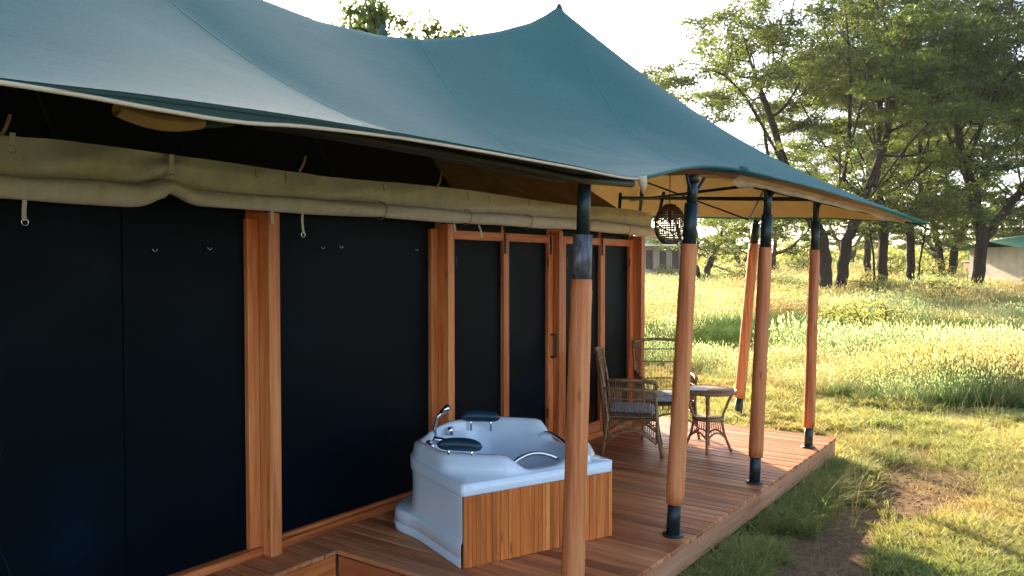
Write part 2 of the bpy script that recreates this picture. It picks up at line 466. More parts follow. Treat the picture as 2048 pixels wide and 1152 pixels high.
# ------------------------------------------------------------------ tent body
tent = tag(empty('safari_tent', (0.0, 5.0, 0.0)), 'timber framed safari tent with black screen walls and rolled khaki blinds', 'tent')
def tbox(name, x0, x1, y0, y1, z0, z1, mat, b=0.004, par=None):
    return MB().box(x0, x1, y0, y1, z0, z1, b).build(name, mat, par or tent)
HZ = 2.105                                       # underside of the header
WY0, WY1 = 0.2, 8.24
# structural posts (deep) and door stiles (shallow): y0, y1, depth
for y0, y1, dpt in ((1.05, 1.13, .15), (3.088, 3.172, .15), (4.784, 4.864, .15), (6.467, 6.532, .12), (8.15, 8.238, .15)):
    tbox('post', 0.0, dpt, y0, y1, 0.0, HZ + 0.04, 'frame_wood_z')
for y0, y1 in ((3.006, 3.086), (4.866, 4.955), (5.66, 5.742), (6.385, 6.465), (6.534, 6.70), (7.40, 7.49), (8.065, 8.148), (3.174, 3.22), (4.70, 4.782)):
    tbox('stile', 0.0, 0.05, y0, y1, 0.052, HZ, 'frame_wood_z')
tbox('header', -0.055, -0.001, WY0, 8.148, HZ + 0.001, 2.40, 'frame_wood_y')
tbox('sill', -0.02, 0.075, WY0, 3.086, 0.0, 0.05, 'frame_wood_y')
tbox('sill', -0.02, 0.075, 3.174, 4.782, 0.0, 0.05, 'frame_wood_y')
tbox('sill', -0.02, 0.075, 4.866, 6.465, 0.0, 0.05, 'frame_wood_y')
tbox('sill', -0.02, 0.075, 6.534, 8.148, 0.0, 0.05, 'frame_wood_y')
tbox('skirting', 0.0, 0.045, 3.222, 4.698, 0.0505, 0.075, 'frame_wood_y')
for a, b in ((4.957, 5.658), (5.744, 6.383), (6.702, 7.398), (7.492, 8.063)):
    tbox('door_rail', 0.001, 0.046, a, b, 0.0505, 0.16, 'frame_wood_y')
    tbox('door_rail', 0.001, 0.046, a, b, HZ - 0.075, HZ - 0.001, 'frame_wood_y')
# screens between the posts, each its own panel, slightly slack
for a, b in ((WY0, 3.02), (3.16, 4.79), (4.86, 5.67), (5.73, 6.40), (6.68, 7.41), (7.48, 8.10)):
    nn, mm = 14, 24
    yy, zz = np.meshgrid(np.linspace(a, b, nn), np.linspace(0.03, 2.25, mm), indexing='ij')
    xx = 0.012 + 0.010 * (vnoise(yy + 9, zz, 0.5, 11) - 0.5) * np.sin(np.pi * (yy - a) / (b - a))
    MB().grid(np.stack([xx, yy, zz], -1)).build('screen', 'screen', tent, True)
# interior is closed off and dark
tbox('inner_wall', -3.2, -3.15, WY0, 8.2, 0.0, 2.4, 'net', 0)
tbox('end_wall', -3.2, -0.001, 8.17, 8.236, 0.0, 2.42, 'khaki', 0)
# screen seams, door closer straps and handles
for yy in (2.247, ):
    tbox('seam', 0.016, 0.0185, yy - 0.005, yy + 0.005, 0.05, HZ, 'screen', 0)
for yy in (5.655, 6.392, 7.40):
    tbox('door_bolt', 0.0505, 0.062, yy + 0.008, yy + 0.03, 1.92, 2.10, 'dark_steel', 0.002)
h = MB().tube([(0.052, 6.43, 0.93), (0.10, 6.43, 0.93), (0.10, 6.43, 1.15), (0.052, 6.43, 1.15)], 0.011, 8).build('door_handle', 'dark_steel', tent)
for yy in (5.0, 6.37, 6.71, 8.05):
    for z0 in (0.35, 1.8):
        tbox('hinge', 0.0505, 0.056, yy - 0.008, yy + 0.008, z0, z0 + 0.09, 'dark_steel', 0)

# khaki blind: valance sheet from the eave rail and the roll gathered below it, swept along the wall
def blind(y0, y1, name, seed):
    n = int((y1 - y0) / 0.022) + 2
    ys_ = np.linspace(y0, y1, n); P = []
    for yv in ys_:
        pin = math.exp(-((yv - 2.43) / 0.11) ** 2)                        # the strap that hitches the roll up
        pins = sum(math.exp(-((yv - c) / 0.05) ** 2) for c in (4.04, 5.0, 5.86, 6.9, 7.75)) * 0.35
        wob = vnoise(yv * 1.0, seed, 0.42, 21) - 0.5; wob2 = vnoise(yv, seed + 3, 0.17, 22) - 0.5
        slow = vnoise(yv, seed + 7, 1.1, 23) - 0.5
        zt = 2.425 + 0.008 * wob2 - 0.012 * math.sin(yv * 2.2)
        rr = 0.051 + 0.012 * wob + 0.008 * slow - 0.014 * pins - 0.006 * pin
        if yv < 2.43: rr += 0.010
        zc = 2.205 + 0.03 * slow + 0.055 * pin + 0.012 * wob + (0.0 if yv > 2.43 else -0.012) - 0.02 * math.exp(-((yv - 8.4) / .35) ** 2)
        xc = 0.155 + 0.012 * wob
        row = []
        for t in np.linspace(0, 1, 9):                                     # valance down to the roll
            z = zt + (zc + rr * 0.75 - zt) * t
            bulge = 0.03 * math.sin(math.pi * t) * (1 + 1.5 * wob2) + 0.018 * math.sin(math.pi * 2 * t + 5 * slow + yv * 3) * t
            drape = 0.022 * math.sin(yv * 13 + 4 * t + 3 * slow) * math.sin(math.pi * t) * (0.4 + pin * 1.6 + (0.5 if yv < 2.6 else 0))
            row.append((0.10 + (xc - 0.075 - 0.10 + 0.03) * t + bulge + drape, yv, z))
        row.append((xc - rr * 0.55, yv, zc + rr * 0.62))
        for an in np.linspace(125, -215, 18):
            an = R(an); k_ = 1 + 0.07 * math.sin(3 * an + 6 * slow + yv * 4) + 0.05 * wob2
            row.append((xc + rr * k_ * math.cos(an), yv, zc + rr * k_ * math.sin(an) * (1.0 - 0.08 * pins)))
        P.append(row)
    return MB().grid(np.array(P)).build(name, 'khaki', tent, True)
blind(0.3, 8.47, 'rolled_blind', 1.3)
MB().tube([(0.13, 8.44, 2.2), (0.13, 8.475, 2.2)], 0.05, 14).build('roll_end', 'khaki', tent, True)
def strap(yv, x, z0, z1, wd=0.018, ring=True, mat='khaki', lean=0.0):
    P = []
    for t in np.linspace(0, 1, 6):
        z = z0 + (z1 - z0) * t; o = 0.006 * math.sin(4 * t + yv)
        P.append([(x + o, yv - wd / 2 + lean * t, z), (x + o, yv + wd / 2 + lean * t, z)])
    P = np.array(P); Q = P.copy(); Q[:, :, 0] -= 0.003
    mb = MB().grid(P); mb.grid(Q)
    s_ = mb.build('strap', mat, tent)
    if ring:
        yc = yv + lean
        MB().tube([(x, yc + 0.015 * math.cos(a), z1 - 0.006 + 0.018 * math.sin(a)) for a in np.linspace(0, 2 * math.pi, 14)[:-1]], 0.0028, 6, closed=True).build('ring', 'chrome', s_, True)
strap(1.70, 0.16, 2.14, 2.03, 0.02)
strap(3.08, 0.20, 2.15, 2.07, 0.022, False)
strap(3.32, 0.19, 2.15, 2.02, 0.016)
strap(4.82, 0.19, 2.15, 2.08, 0.018, False)
strap(5.13, 0.19, 2.15, 2.06, 0.02, True, 'khaki', 0.03)
strap(2.43, 0.192, 2.42, 2.30, 0.024)
strap(1.64, 0.19, 2.43, 2.36, 0.024)
for yy in (2.98, 3.2, 4.05, 5.0, 5.28, 5.86, 6.5, 6.95, 7.72, 8.2):
    strap(yy, 0.178, 2.40, 2.345, 0.008, False, 'tan')
for yy in (4.04, 5.0, 5.86, 6.9, 7.75):
    MB().tube([(0.155 + 0.062 * math.cos(a), yy + 0.004 * math.sin(a * 2), 2.205 + 0.062 * math.sin(a)) for a in np.linspace(-2.2, 1.9, 12)], 0.0035, 5).build('tie_cord', 'tan', tent, True)
for yy, zz in ((2.42, 1.915), (2.76, 1.93), (3.62, 1.95), (3.78, 1.96), (4.55, 1.95)):
    MB().tube([(0.03, yy + 0.014 * math.cos(a), zz - 0.004 + 0.016 * math.sin(a)) for a in np.linspace(math.pi, 2 * math.pi, 9)], 0.0025, 6).build('ring', 'chrome', tent, True)
MB().tube([(0.035, 1.62 + 0.05 * math.sin(z * 7), z) for z in np.linspace(0.95, 0.1, 24)], 0.003, 5).build('cord', 'net', tent, True)
# inner roof: dark netting along the slope, khaki canvas over its far end, rails in front
def slope(y0, y1, mat, name, x1=-1.45, z1=3.35, lift=0.0, taper=0.0):
    P = []
    for t in np.linspace(0, 1, 10):
        row = []
        for s_ in np.linspace(0, 1, 24):
            yv = y0 + taper * t + (y1 - y0 - taper * t) * s_
            x = 0.03 + (x1 - 0.03) * t; z = 2.405 + (z1 - 2.405) * t + lift - 0.06 * math.sin(math.pi * t) * (0.6 + 0.4 * math.sin(yv * 3))
            row.append((x, yv, z))
        P.append(row)
    return MB().grid(np.array(P)).build(name, mat, tent, True)
slope(WY0, 6.6, 'net', 'roof_net')
slope(5.02, 7.9, 'roof_tan', 'roof_canvas', lift=0.015, taper=0.95)
for yy in (1.9, 2.62, 3.7, 4.7):
    MB().tube([(0.06, yy, 2.42), (-0.25, yy, 2.85)], 0.011, 8).build('roof_strut', 'net', tent, True)
for yy, l in ((3.35, .10), (4.68, .12), (1.62, .1)):
    MB().tube([(0.12, yy, 2.42), (0.14, yy + 0.015, 2.46), (0.15, yy + 0.03, 2.42 + l)], 0.008, 6).build('loose_strap', 'tan', tent, True)

# ------------------------------------------------------------------ canopy (fly sheet)
fly = tag(empty('tent_canopy', (0.0, 6.0, 0.0)), 'large teal canvas fly sheet rising to a pointed peak over the tent', 'canopy')
RX = -1.5
def lerp_pts(pts):
    a = np.array(pts, float); return lambda t: np.array([np.interp(t, a[:, 0], a[:, i]) for i in range(1, a.shape[1])])
def smooth_pts(pts):
    """Catmull-Rom like smooth interpolation through (t, values...)"""
    a = np.array(pts, float)
    def g(t):
        out = []
        for c in range(1, a.shape[1]):
            x, yv = a[:, 0], a[:, c]; m = np.gradient(yv, x)
            i = int(np.clip(np.searchsorted(x, t) - 1, 0, len(x) - 2)); hh = x[i + 1] - x[i]; s_ = (t - x[i]) / hh
            out.append((2 * s_**3 - 3 * s_**2 + 1) * yv[i] + (s_**3 - 2 * s_**2 + s_) * hh * m[i] + (-2 * s_**3 + 3 * s_**2) * yv[i + 1] + (s_**3 - s_**2) * hh * m[i + 1])
        return np.array(out)
    return g
EAVE = [(-3.0, 2.32, 2.30), (-1.0, 2.3, 2.24), (0.2, 2.3, 2.215), (0.76, 2.30, 2.227), (1.09, 2.30, 2.248), (1.30, 2.30, 2.257), (1.48, 2.30, 2.264), (1.76, 2.30, 2.271), (2.46, 2.30, 2.278), (3.1, 2.30, 2.279),
        (3.84, 2.30, 2.285), (4.2, 2.25, 2.345), (4.7, 2.18, 2.43), (5.2, 2.16, 2.49), (5.72, 2.17, 2.515), (6.4, 2.22, 2.51), (7.2, 2.30, 2.49), (8.4, 2.42, 2.44), (9.6, 2.54, 2.39), (11.0, 2.66, 2.33)]
RIDGE = [(-3.0, 4.1), (0.0, 4.36), (1.5, 4.28), (3.0, 4.16), (4.32, 4.08), (4.92, 4.05), (5.69, 4.10), (6.35, 4.215), (7.0, 4.39), (7.69, 4.62), (8.32, 4.87), (8.66, 5.05), (8.9, 5.20), (9.02, 5.27),
         (9.14, 5.10), (9.4, 4.70), (9.8, 4.15), (10.3, 3.40), (11.0, 2.55)]
eave_f, ridge_f = smooth_pts(EAVE), lerp_pts(RIDGE)
NP_, NQ = 211, 53
PY = np.linspace(-3, 11, NP_); Q = np.linspace(0, 1, NQ)
hem_w = lambda yv: float(np.interp(yv, (-1, .76, .91, 1.09, 1.3, 1.42, 1.56, 1.77, 2.0, 2.48, 3.0, 3.8), (.005, .007, .014, .028, .036, .036, .026, .020, .014, .011, .009, .004)))
ev = np.array([eave_f(t) for t in PY]); rd = np.array([ridge_f(t)[0] for t in PY])
X = ev[:, :1] + (RX - ev[:, :1]) * Q[None, :]
Yg = np.repeat(PY[:, None], NQ, 1)
endX = np.array([RX, -0.4, 0.47, 1.5, 2.66]); endZ = np.array([2.55, 2.50, 2.47, 2.43, 2.33])
Z = ev[:, 1:2] * (1 - Q) + rd[:, None] * Q
Z[-1] = np.interp(X[-1], endX, endZ)
dy = PY[1] - PY[0]; dx = np.abs(X[:, 1] - X[:, 0])[1:-1, None]
wx, wy = 1 / dx**2, 1 / dy**2
def pin_line(a, b, sag, mask, vals):
    """hold the cloth on a slack line between two points (x, y, z)"""
    a, b = np.array(a, float), np.array(b, float)
    for t in np.linspace(0, 1, 400):
        p = a * (1 - t) + b * t; z = p[2] - sag * math.sin(math.pi * t) ** 0.9
        i = int(round((p[1] - PY[0]) / (PY[1] - PY[0]))); i = min(max(i, 0), NP_ - 1)
        j = int(round((X[i, 0] - p[0]) / (X[i, 0] - RX) * (NQ - 1))); j = min(max(j, 0), NQ - 1)
        mask[i, j] = True; vals[i, j] = z
mask = np.zeros_like(Z, bool); vals = Z.copy()
PK = (RX, 9.02, 5.27)
for a, b, sag in (((2.66, 11.0, 2.33), PK, 0.32), ((2.17, 5.72, 2.515), PK, 0.52), ((2.30, 3.84, 2.29), (RX, 6.25, 4.19), 0.30), ((2.30, 3.84, 2.29), (RX, 2.9, 4.165), 0.32), ((0.47, 11.0, 2.47), PK, 0.30), ((2.3, 0.2, 2.24), (RX, 0.6, 4.33), 0.36)):
    pin_line(a, b, sag, mask, vals)
mask[[0, -1]] = False; mask[:, [0, -1]] = False
Z[mask] = vals[mask]
for _ in range(4000):
    Z[1:-1, 1:-1] = np.where(mask[1:-1, 1:-1], vals[1:-1, 1:-1], (wx * (Z[1:-1, 2:] + Z[1:-1, :-2]) + wy * (Z[2:, 1:-1] + Z[:-2, 1:-1])) / (2 * wx + 2 * wy))
for _ in range(6):   # soften the pinned lines a little
    Z[1:-1, 1:-1] = 0.5 * Z[1:-1, 1:-1] + 0.125 * (Z[1:-1, 2:] + Z[1:-1, :-2] + Z[2:, 1:-1] + Z[:-2, 1:-1])
# slack between ridge and eave
end_fade = np.clip((10.9 - Yg) / 1.6, 0, 1)
Z -= 0.13 * (4 * Q * (1 - Q))[None, :] ** 0.9 * end_fade * np.clip(1.25 - np.exp(-((Yg - 9.0) / 1.2) ** 2), 0, 1)
# taut lines pulled from peak and ridge to the tie points of the eave (plan polylines: X, Y, height, width)
def seg_dist(px, py, a, b):
    ax, ay = a; bx, by = b; t = np.clip(((px - ax) * (bx - ax) + (py - ay) * (by - ay)) / ((bx - ax)**2 + (by - ay)**2), 0, 1)
    return np.hypot(px - ax - t * (bx - ax), py - ay - t * (by - ay))
CREASES = [([(2.17, 5.72), (1.4, 5.2), (0.4, 5.1), (-1.5, 5.6)], 0.03, 0.22), ([(2.30, 3.84), (1.9, 4.6), (1.5, 5.6), (0.7, 7.2)], 0.025, 0.18)]
fall = (np.sin(np.pi * np.clip(Q, 0, 1)) ** 0.45)[None, :]
for pl, hgt, wd in CREASES:
    d = np.min([seg_dist(X, Yg, a, b) for a, b in zip(pl[:-1], pl[1:])], axis=0)
    Z += hgt * np.exp(-d / wd) * fall * np.clip((11 - Yg) / 0.4, 0, 1)
# fine slack wrinkles that run into the ties
for k_, (tx, ty) in enumerate(((2.30, 3.84), (2.17, 5.72))):
    ang = np.arctan2(Yg - ty, tx - X + 1e-6); rad = np.hypot(Yg - ty, X - tx)
    Z += 0.016 * np.sin(ang * 17 + k_ + 2 * np.sin(ang * 5)) * np.exp(-rad / 0.8) * np.clip(rad / 0.25, 0, 1) * fall
Z += 0.006 * (vnoise(X * 1.0, Yg, 0.35, 31) - 0.5) * fall
Yg = Yg - (0.22 * np.abs(np.sin(np.pi * (X - 0.47) / 2.19)) * np.clip((Yg - 10.2) / 0.8, 0, 1))   # scalloped end eave
front = np.stack([X, Yg, Z], -1)
back = front[:, ::-1].copy(); back[:, :, 0] = 2 * RX - back[:, :, 0]
bpk = np.exp(-np.hypot(back[:, :, 0] + 2.6, back[:, :, 1] - 6.83) / 0.32); back[:, :, 2] += 0.72 * bpk * np.clip((-1.5 - back[:, :, 0]) / 0.5, 0, 1)
full = np.concatenate([front, back[:, 1:]], 1)
MB().grid(full).build('fly_sheet', 'fly', fly, True)
# stitched seams that follow the taut lines
def on_fly(x, y):
    i = min(max((y - PY[0]) / dy, 0), NP_ - 1.001); i0 = int(i); fi = i - i0; zz = 0
    for ii_, wi in ((i0, 1 - fi), (i0 + 1, fi)):
        row = front[ii_]; zz += wi * float(np.interp(-x, -row[:, 0], row[:, 2]))
    return zz
def seam(a, b, wd=0.026, lift=0.0025, mat='fly_seam'):
    a, b = np.array(a, float), np.array(b, float); d = (b - a) / np.linalg.norm(b - a); nrm = np.array([-d[1], d[0]]); P = []
    for t in np.linspace(0.004, 0.996, 90):
        p = a * (1 - t) + b * t
        P.append([(*(p + nrm * o), on_fly(*(p + nrm * o)) + lift - (0.006 if abs(o) > wd * 0.6 else 0)) for o in (-wd * 0.75, -wd / 2, wd / 2, wd * 0.75)])
    MB().grid(np.array(P)).build('seam', mat, fly, True)
for a, b in (((2.29, 3.86), (RX, 6.25)), ((2.29, 3.82), (RX, 2.9)), ((2.16, 5.74), (RX + .02, 9.0))):
    seam(a, b)
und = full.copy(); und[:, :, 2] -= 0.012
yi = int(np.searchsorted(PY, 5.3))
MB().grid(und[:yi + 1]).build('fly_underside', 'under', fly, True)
# tan liner slung beneath the far end
lin_ = full[yi - 6:-1, 2:-2].copy(); lin_[:, :, 2] -= 0.055
MB().grid(lin_).build('liner', 'liner', fly, True)
# hem hanging from the front eave, with cream piping along its lower edge
hem = []; pip = []
for i, yv in enumerate(PY):
    if yv > 3.86: break
    hw = hem_w(yv)
    e = front[i, 0]
    row = [(e[0] - 0.5 * t * hw, e[1], e[2] - 0.002 - hw * t) for t in np.linspace(0, 1, 5)]
    hem.append(row); pip.append((row[-1][0], row[-1][1], row[-1][2]))
MB().grid(np.array(hem)).build('hem', 'hem', fly, True)
MB().tube(pip, 0.0065, 6).build('piping', 'piping', fly, True)
i1 = int(np.searchsorted(PY, 3.86)); i2 = int(np.searchsorted(PY, 5.72))
MB().tube([front[i, 0] for i in range(i1, i2 + 1)], 0.012, 8).build('edge_rope', 'fly', fly, True)
MB().tube([front[i, 0] for i in range(i2, NP_)], 0.010, 8).build('edge_rope', 'fly', fly, True)
MB().tube([front[-1, j] for j in range(NQ)], 0.010, 8).build('edge_rope', 'fly', fly, True)
# liner roll along the far part of the front eave
P = []
for i in range(i2 + 1, NP_ - 12):
    e = front[i, 0]; row = []; t = (i - i2) / (NP_ - 12 - i2)
    dp = 0.075 * (1 - 0.35 * t) + 0.022 * math.sin(i * 0.35) * (0.4 + 0.6 * math.sin(i * .11))
    for s_ in np.linspace(0, 1, 7):
        row.append((e[0] - 0.05 - 0.05 * math.sin(s_ * 3.1), e[1], e[2] - 0.03 - dp * s_))
    P.append(row)
MB().grid(np.array(P)).build('liner_valance', 'tan', fly, True)
# tie patch, peak cap and mast, rear peak cap
MB().tube([(2.30, 3.84, 2.29), (2.305, 3.85, 2.25), (2.30, 3.86, 2.20)], [0.03, 0.022, 0.006], 8).build('tie_patch', 'piping', fly, True)
MB().tube([(2.17, 5.70, 2.52), (2.19, 5.76, 2.525)], 0.022, 10).build('tie_knob', 'fly', fly, True)
pz = float(front[int(np.argmax(front[:, -1, 2])), -1, 2]); py_ = float(PY[int(np.argmax(front[:, -1, 2]))])
MB().tube([(RX, py_, pz - 0.12), (RX, py_, pz), (RX, py_, pz + 0.03)], [0.075, 0.035, 0.012], 10).build('peak_cap', 'hem', fly, True)
MB().tube([(RX, py_ + 0.05, 0.0), (RX, py_ + 0.02, pz - 0.05)], 0.035, 10).build('mast', 'dark_steel', fly, True)
MB().tube([(-2.6, 6.83, 4.45), (-2.6, 6.83, 4.60), (-2.6, 6.83, 4.68)], [0.10, 0.05, 0.012], 10).build('peak_cap', 'hem', fly, True)
# eave pole, porch beams and struts
MB().tube([(x_, y_, on_fly(x_, y_) - 0.042) for x_, y_ in ((2.06, 1.6), (2.07, 2.0), (2.08, 2.5), (2.09, 3.0), (2.12, 3.5), (2.16, 4.0))], 0.022, 10).build('eave_pole', 'dark_steel', fly, True)
MB().tube([(x_, y_, on_fly(x_, y_) - 0.06) for x_, y_ in ((1.86, 1.8), (1.88, 2.6), (1.9, 3.6), (1.92, 4.6))], 0.014, 10).build('eave_pole', 'dark_steel', fly, True)
MB().tube([(-0.55, 8.95, 2.665), (2.04, 8.14, 2.47)], 0.022, 10).build('porch_beam', 'dark_steel', fly, True)
MB().tube([(-0.02, 8.2, 2.56), (2.05, 6.56, 2.49)], 0.014, 8).build('porch_beam', 'dark_steel', fly, True)
for a, b in (((0.05, 8.30, 2.41), (0.10, 8.25, 2.68)), ((0.2, 8.50, 2.42), (0.28, 8.45, 2.66)), ((-0.3, 8.45, 2.40), (-0.28, 8.45, 2.68)), ((0.05, 8.30, 2.45), (0.3, 7.9, 2.72))):
    MB().tube([a, b], 0.02, 8).build('porch_strut', 'dark_steel', fly, True)
for (a, b) in (((0.45, 10.8, 2.44), (-0.6, 9.6, 2.95)), ((0.45, 10.8, 2.44), (1.2, 9.2, 2.72)), ((2.6, 10.9, 2.30), (1.0, 9.4, 2.74))):
    MB().tube([a, b], 0.012, 6).build('batten', 'dark_steel', fly, True)
# rolled cloth hung under the near eave
P = []
for t in np.linspace(0, 1, 16):
    yv = 1.20 + 0.27 * t; r_ = 0.028 + 0.010 * math.sin(math.pi * t)
    P.append([(1.95 + r_ * math.cos(a), yv, 2.268 - 0.016 * math.sin(math.pi * t) + 0.7 * r_ * math.sin(a)) for a in np.linspace(0, 2 * math.pi, 13)])
MB().grid(np.array(P)).build('rolled_cloth', 'tan', fly, True)
MB().tube([(1.95, 1.465, 2.272), (1.96, 1.52, 2.274), (2.0, 1.55, 2.275)], [0.022, 0.016, 0.012], 8).build('cloth_tie', 'hem', fly, True)

# ------------------------------------------------------------------ canopy posts
def post(x, y, lean, zw0, zw1, r, label, ztop=2.46, sleeve=None, foot=0.0, bracket=True, name='canopy_post'):
    e = tag(empty(name, (x, y, foot)), label, 'post', 'round timber posts holding up the canopy')
    ax = lambda z: (x + lean[0] * (z - foot) / (ztop - foot), y + lean[1] * (z - foot) / (ztop - foot), z)
    n = 22
    zs = np.linspace(zw0, zw1, n)
    rr = [r * (1.06 - 0.10 * (i / (n - 1)) + 0.012 * math.sin(i * 1.7 + x * 9 + y * 5)) for i in range(n)]
    rr[0] *= 0.95; rr[-1] *= 0.95
    MB().tube([ax(z) for z in zs], rr, 22).build('timber_sleeve', 'post_wood', e, True)
    MB().tube([ax(foot + 0.006), ax(zw0 + 0.02)], r * 0.80, 18).build('steel_foot', 'steel', e, True)
    if foot == 0.0:
        MB().tube([ax(0.002), ax(0.012)], r * 1.25, 20).build('base_plate', 'steel', e, True)
    zt = zw1 + 0.27
    if sleeve: MB().tube([ax(zw1 - 0.02), ax(sleeve)], r * 0.86, 18).build('steel_sleeve', 'bare_steel', e, True); zt = sleeve
    else: MB().tube([ax(zw1 - 0.02), ax(zt)], r * 0.80, 18).build('steel_sleeve', 'steel', e, True)
    MB().tube([ax(zt - 0.01), ax(ztop)], r * 0.60, 16).build('steel_tube', 'steel', e, True)
    if bracket:
        b = ax(ztop - 0.13); t = ax(ztop)
        for sg in (-1, 1):
            MB().tube([b, (t[0] + 0.02, t[1] + sg * 0.15, ztop + 0.02)], 0.011, 6).build('bracket', 'dark_steel', e, True)
        MB().tube([(t[0], t[1], ztop - 0.02), (t[0], t[1], ztop + 0.03)], r * 0.72, 12).build('post_cap', 'dark_steel', e, True)
    return e
post(2.02, 3.60, (0.045, 0.045), 0.10, 1.745, 0.060, 'nearest round timber post, in front of the white tub, with worn bare steel sleeve', 2.30, 1.98, bracket=False)
post(2.00, 4.93, (0.09, 0.085), 0.215, 1.96, 0.057, 'leaning round timber post between the white tub and the rattan table', 2.39)
post(2.01, 6.53, (0.07, 0.07), 0.22, 1.966, 0.057, 'round timber post on the deck edge, third from the camera')
post(2.01, 8.12, (0.04, 0.04), 0.20, 1.97, 0.052, 'slim round timber post at the far corner of the deck')
post(0.30, 10.85, (0.22, 0.05), -0.04, 2.12, 0.070, 'leaning red timber pole standing in the grass beyond the deck', 2.44, None, GZ - 0.03, False)
MB().tube([(0.50, 10.88, 2.40), (0.50, 10.92, 2.50)], 0.006, 6).build('pole_tie', 'dark_steel', fly, True)

# ------------------------------------------------------------------ corner bathtub
# local frame: origin at the outer corner, x into the tub away from the slatted side, y along the slatted side towards the camera
tub = tag(empty('corner_bathtub', (1.68, 4.69, 0.0), math.atan2(0.383, -0.923)), 'white corner bathtub with curved skirt and a slatted timber side', 'bathtub')
L = 1.15
def outline(off=0.0, rd=0.52, n=200):
    """closed outline of the tub: square corner cut by one big round corner"""
    s = L - off; o = off; pts = []
    rc = 0.03
    def arc(cx, cy, r, a0, a1, m): return [(cx + r * math.cos(a), cy + r * math.sin(a)) for a in np.linspace(a0, a1, m)]
    def seg(a, b, m): return [tuple(np.array(a) * (1 - t) + np.array(b) * t) for t in np.linspace(0, 1, m, endpoint=False)][1:]
    rD = rd - off
    pts += arc(o + rc, o + rc, rc, math.pi, 1.5 * math.pi, 5) + seg((o + rc, o), (s - rc, o), 22)
    pts += arc(s - rc, o + rc, rc, 1.5 * math.pi, 2 * math.pi, 5) + seg((s, o + rc), (s, s - rD), 10)
    pts += arc(s - rD, s - rD, rD, 0, 0.5 * math.pi, 44) + seg((s - rD, s), (o + rc, s), 10)
    pts += arc(o + rc, s - rc, rc, 0.5 * math.pi, math.pi, 5) + seg((o, s - rc), (o, o + rc), 22)
    return np.array(pts)
O = outline(); NT_ = len(O); cen = np.array([0.60, 0.60])
ang = np.arctan2(O[:, 1] - cen[1], O[:, 0] - cen[0])
def rim_curve(rx, k_=1.0):
    """rounded heart-like rim around the basin as a radius per angle"""
    e = 2.45
    ca, sa = np.cos(ang), np.sin(ang)
    # axes along the diagonal (B -> round corner) and across it
    u = (ca + sa) / math.sqrt(2); v_ = (ca - sa) / math.sqrt(2)
    r = (np.abs(u / (rx * np.where(u > 0, 1.03, 1.24))) ** e + np.abs(v_ / (rx * 1.06)) ** e) ** (-1 / e)
    return cen + np.stack([ca, sa], 1) * r[:, None]
lim = np.hypot(*(outline(0.012) - cen).T)
def clamp(C_, marg=0.0):
    d = C_ - cen; r = np.hypot(*d.T); rl = np.hypot(*(O - cen).T) - 0.014 - marg
    return cen + d * np.minimum(1, rl / r)[:, None]
diag = (O[:, 0] + O[:, 1] - 1.2)                                     # >0 towards the round corner
low = np.zeros(NT_)
for k_, (x_, y_) in enumerate(O):
    s_ = min(x_, y_); t_ = max(x_, y_)
    edge = s_ < 0.2
    low[k_] = 1.0 if edge else 0.0
tpar = np.where(O[:, 0] < O[:, 1], O[:, 1], O[:, 0])                 # distance along either straight side from the corner
onside = (np.minimum(O[:, 0], O[:, 1]) < 0.25)
sm = lambda a, b, t: np.clip((t - a) / (b - a), 0, 1) ** 2 * (3 - 2 * np.clip((t - a) / (b - a), 0, 1))
hi_rim = np.where(onside, sm(0.64, 0.86, tpar), 1.0)                 # raised round the back half
hi_cor = np.where(onside, 1 - sm(0.24, 0.42, tpar), 0.0)             # and at the seat corner
H_ = 0.012 + (0.108 + 0.03 * sm(0.5, 1.0, O[:, 0] - O[:, 1] + 0.4)) * hi_rim + 0.075 * hi_cor
# the rim swells where the two head rests sit and dips between them at the tap
mid_ = np.exp(-((np.degrees(ang) - 45) / 22) ** 2)
H_ = H_ - 0.045 * mid_
Rb = clamp(rim_curve(0.575)); Rt = clamp(rim_curve(0.545), 0.012); Ri = clamp(rim_curve(0.47), 0.06); Rj = rim_curve(0.435); Rk = rim_curve(0.36); Rl = rim_curve(0.30); Rm = rim_curve(0.16)
ZL = 0.512
rings = [(outline(0.012), np.full(NT_, 0.437)), (O, np.full(NT_, 0.437)), (O, np.full(NT_, 0.446)), (O, np.full(NT_, ZL - 0.004)), (outline(0.004), np.full(NT_, ZL)),
         (Rb, np.full(NT_, ZL + 0.001)), (Rb * 0.7 + Rt * 0.3, ZL + H_ * 0.35), (Rt, ZL + H_ * 0.85), (Rt * 0.7 + Ri * 0.3, ZL + H_), (Ri * 0.8 + Rt * 0.2, ZL + H_), (Ri, ZL + H_ * 0.86),
         (Rj, ZL + H_ * 0.5 - 0.03), (Rk, np.full(NT_, 0.26)), (Rl, np.full(NT_, 0.13)), (Rm, np.full(NT_, 0.10))]
V = []; Fq = []
for P2, z_ in rings: V += [(p[0], p[1], zz) for p, zz in zip(P2, z_)]
for i in range(len(rings) - 1):
    for j in range(NT_): Fq.append((i * NT_ + j, i * NT_ + (j + 1) % NT_, (i + 1) * NT_ + (j + 1) % NT_, (i + 1) * NT_ + j))
Fq.append(tuple((len(rings) - 1) * NT_ + j for j in range(NT_)))
mb = MB(); mb.add(V, Fq)
shell = mb.build('shell', 'acrylic', tub, True, True); fix_normals(shell)
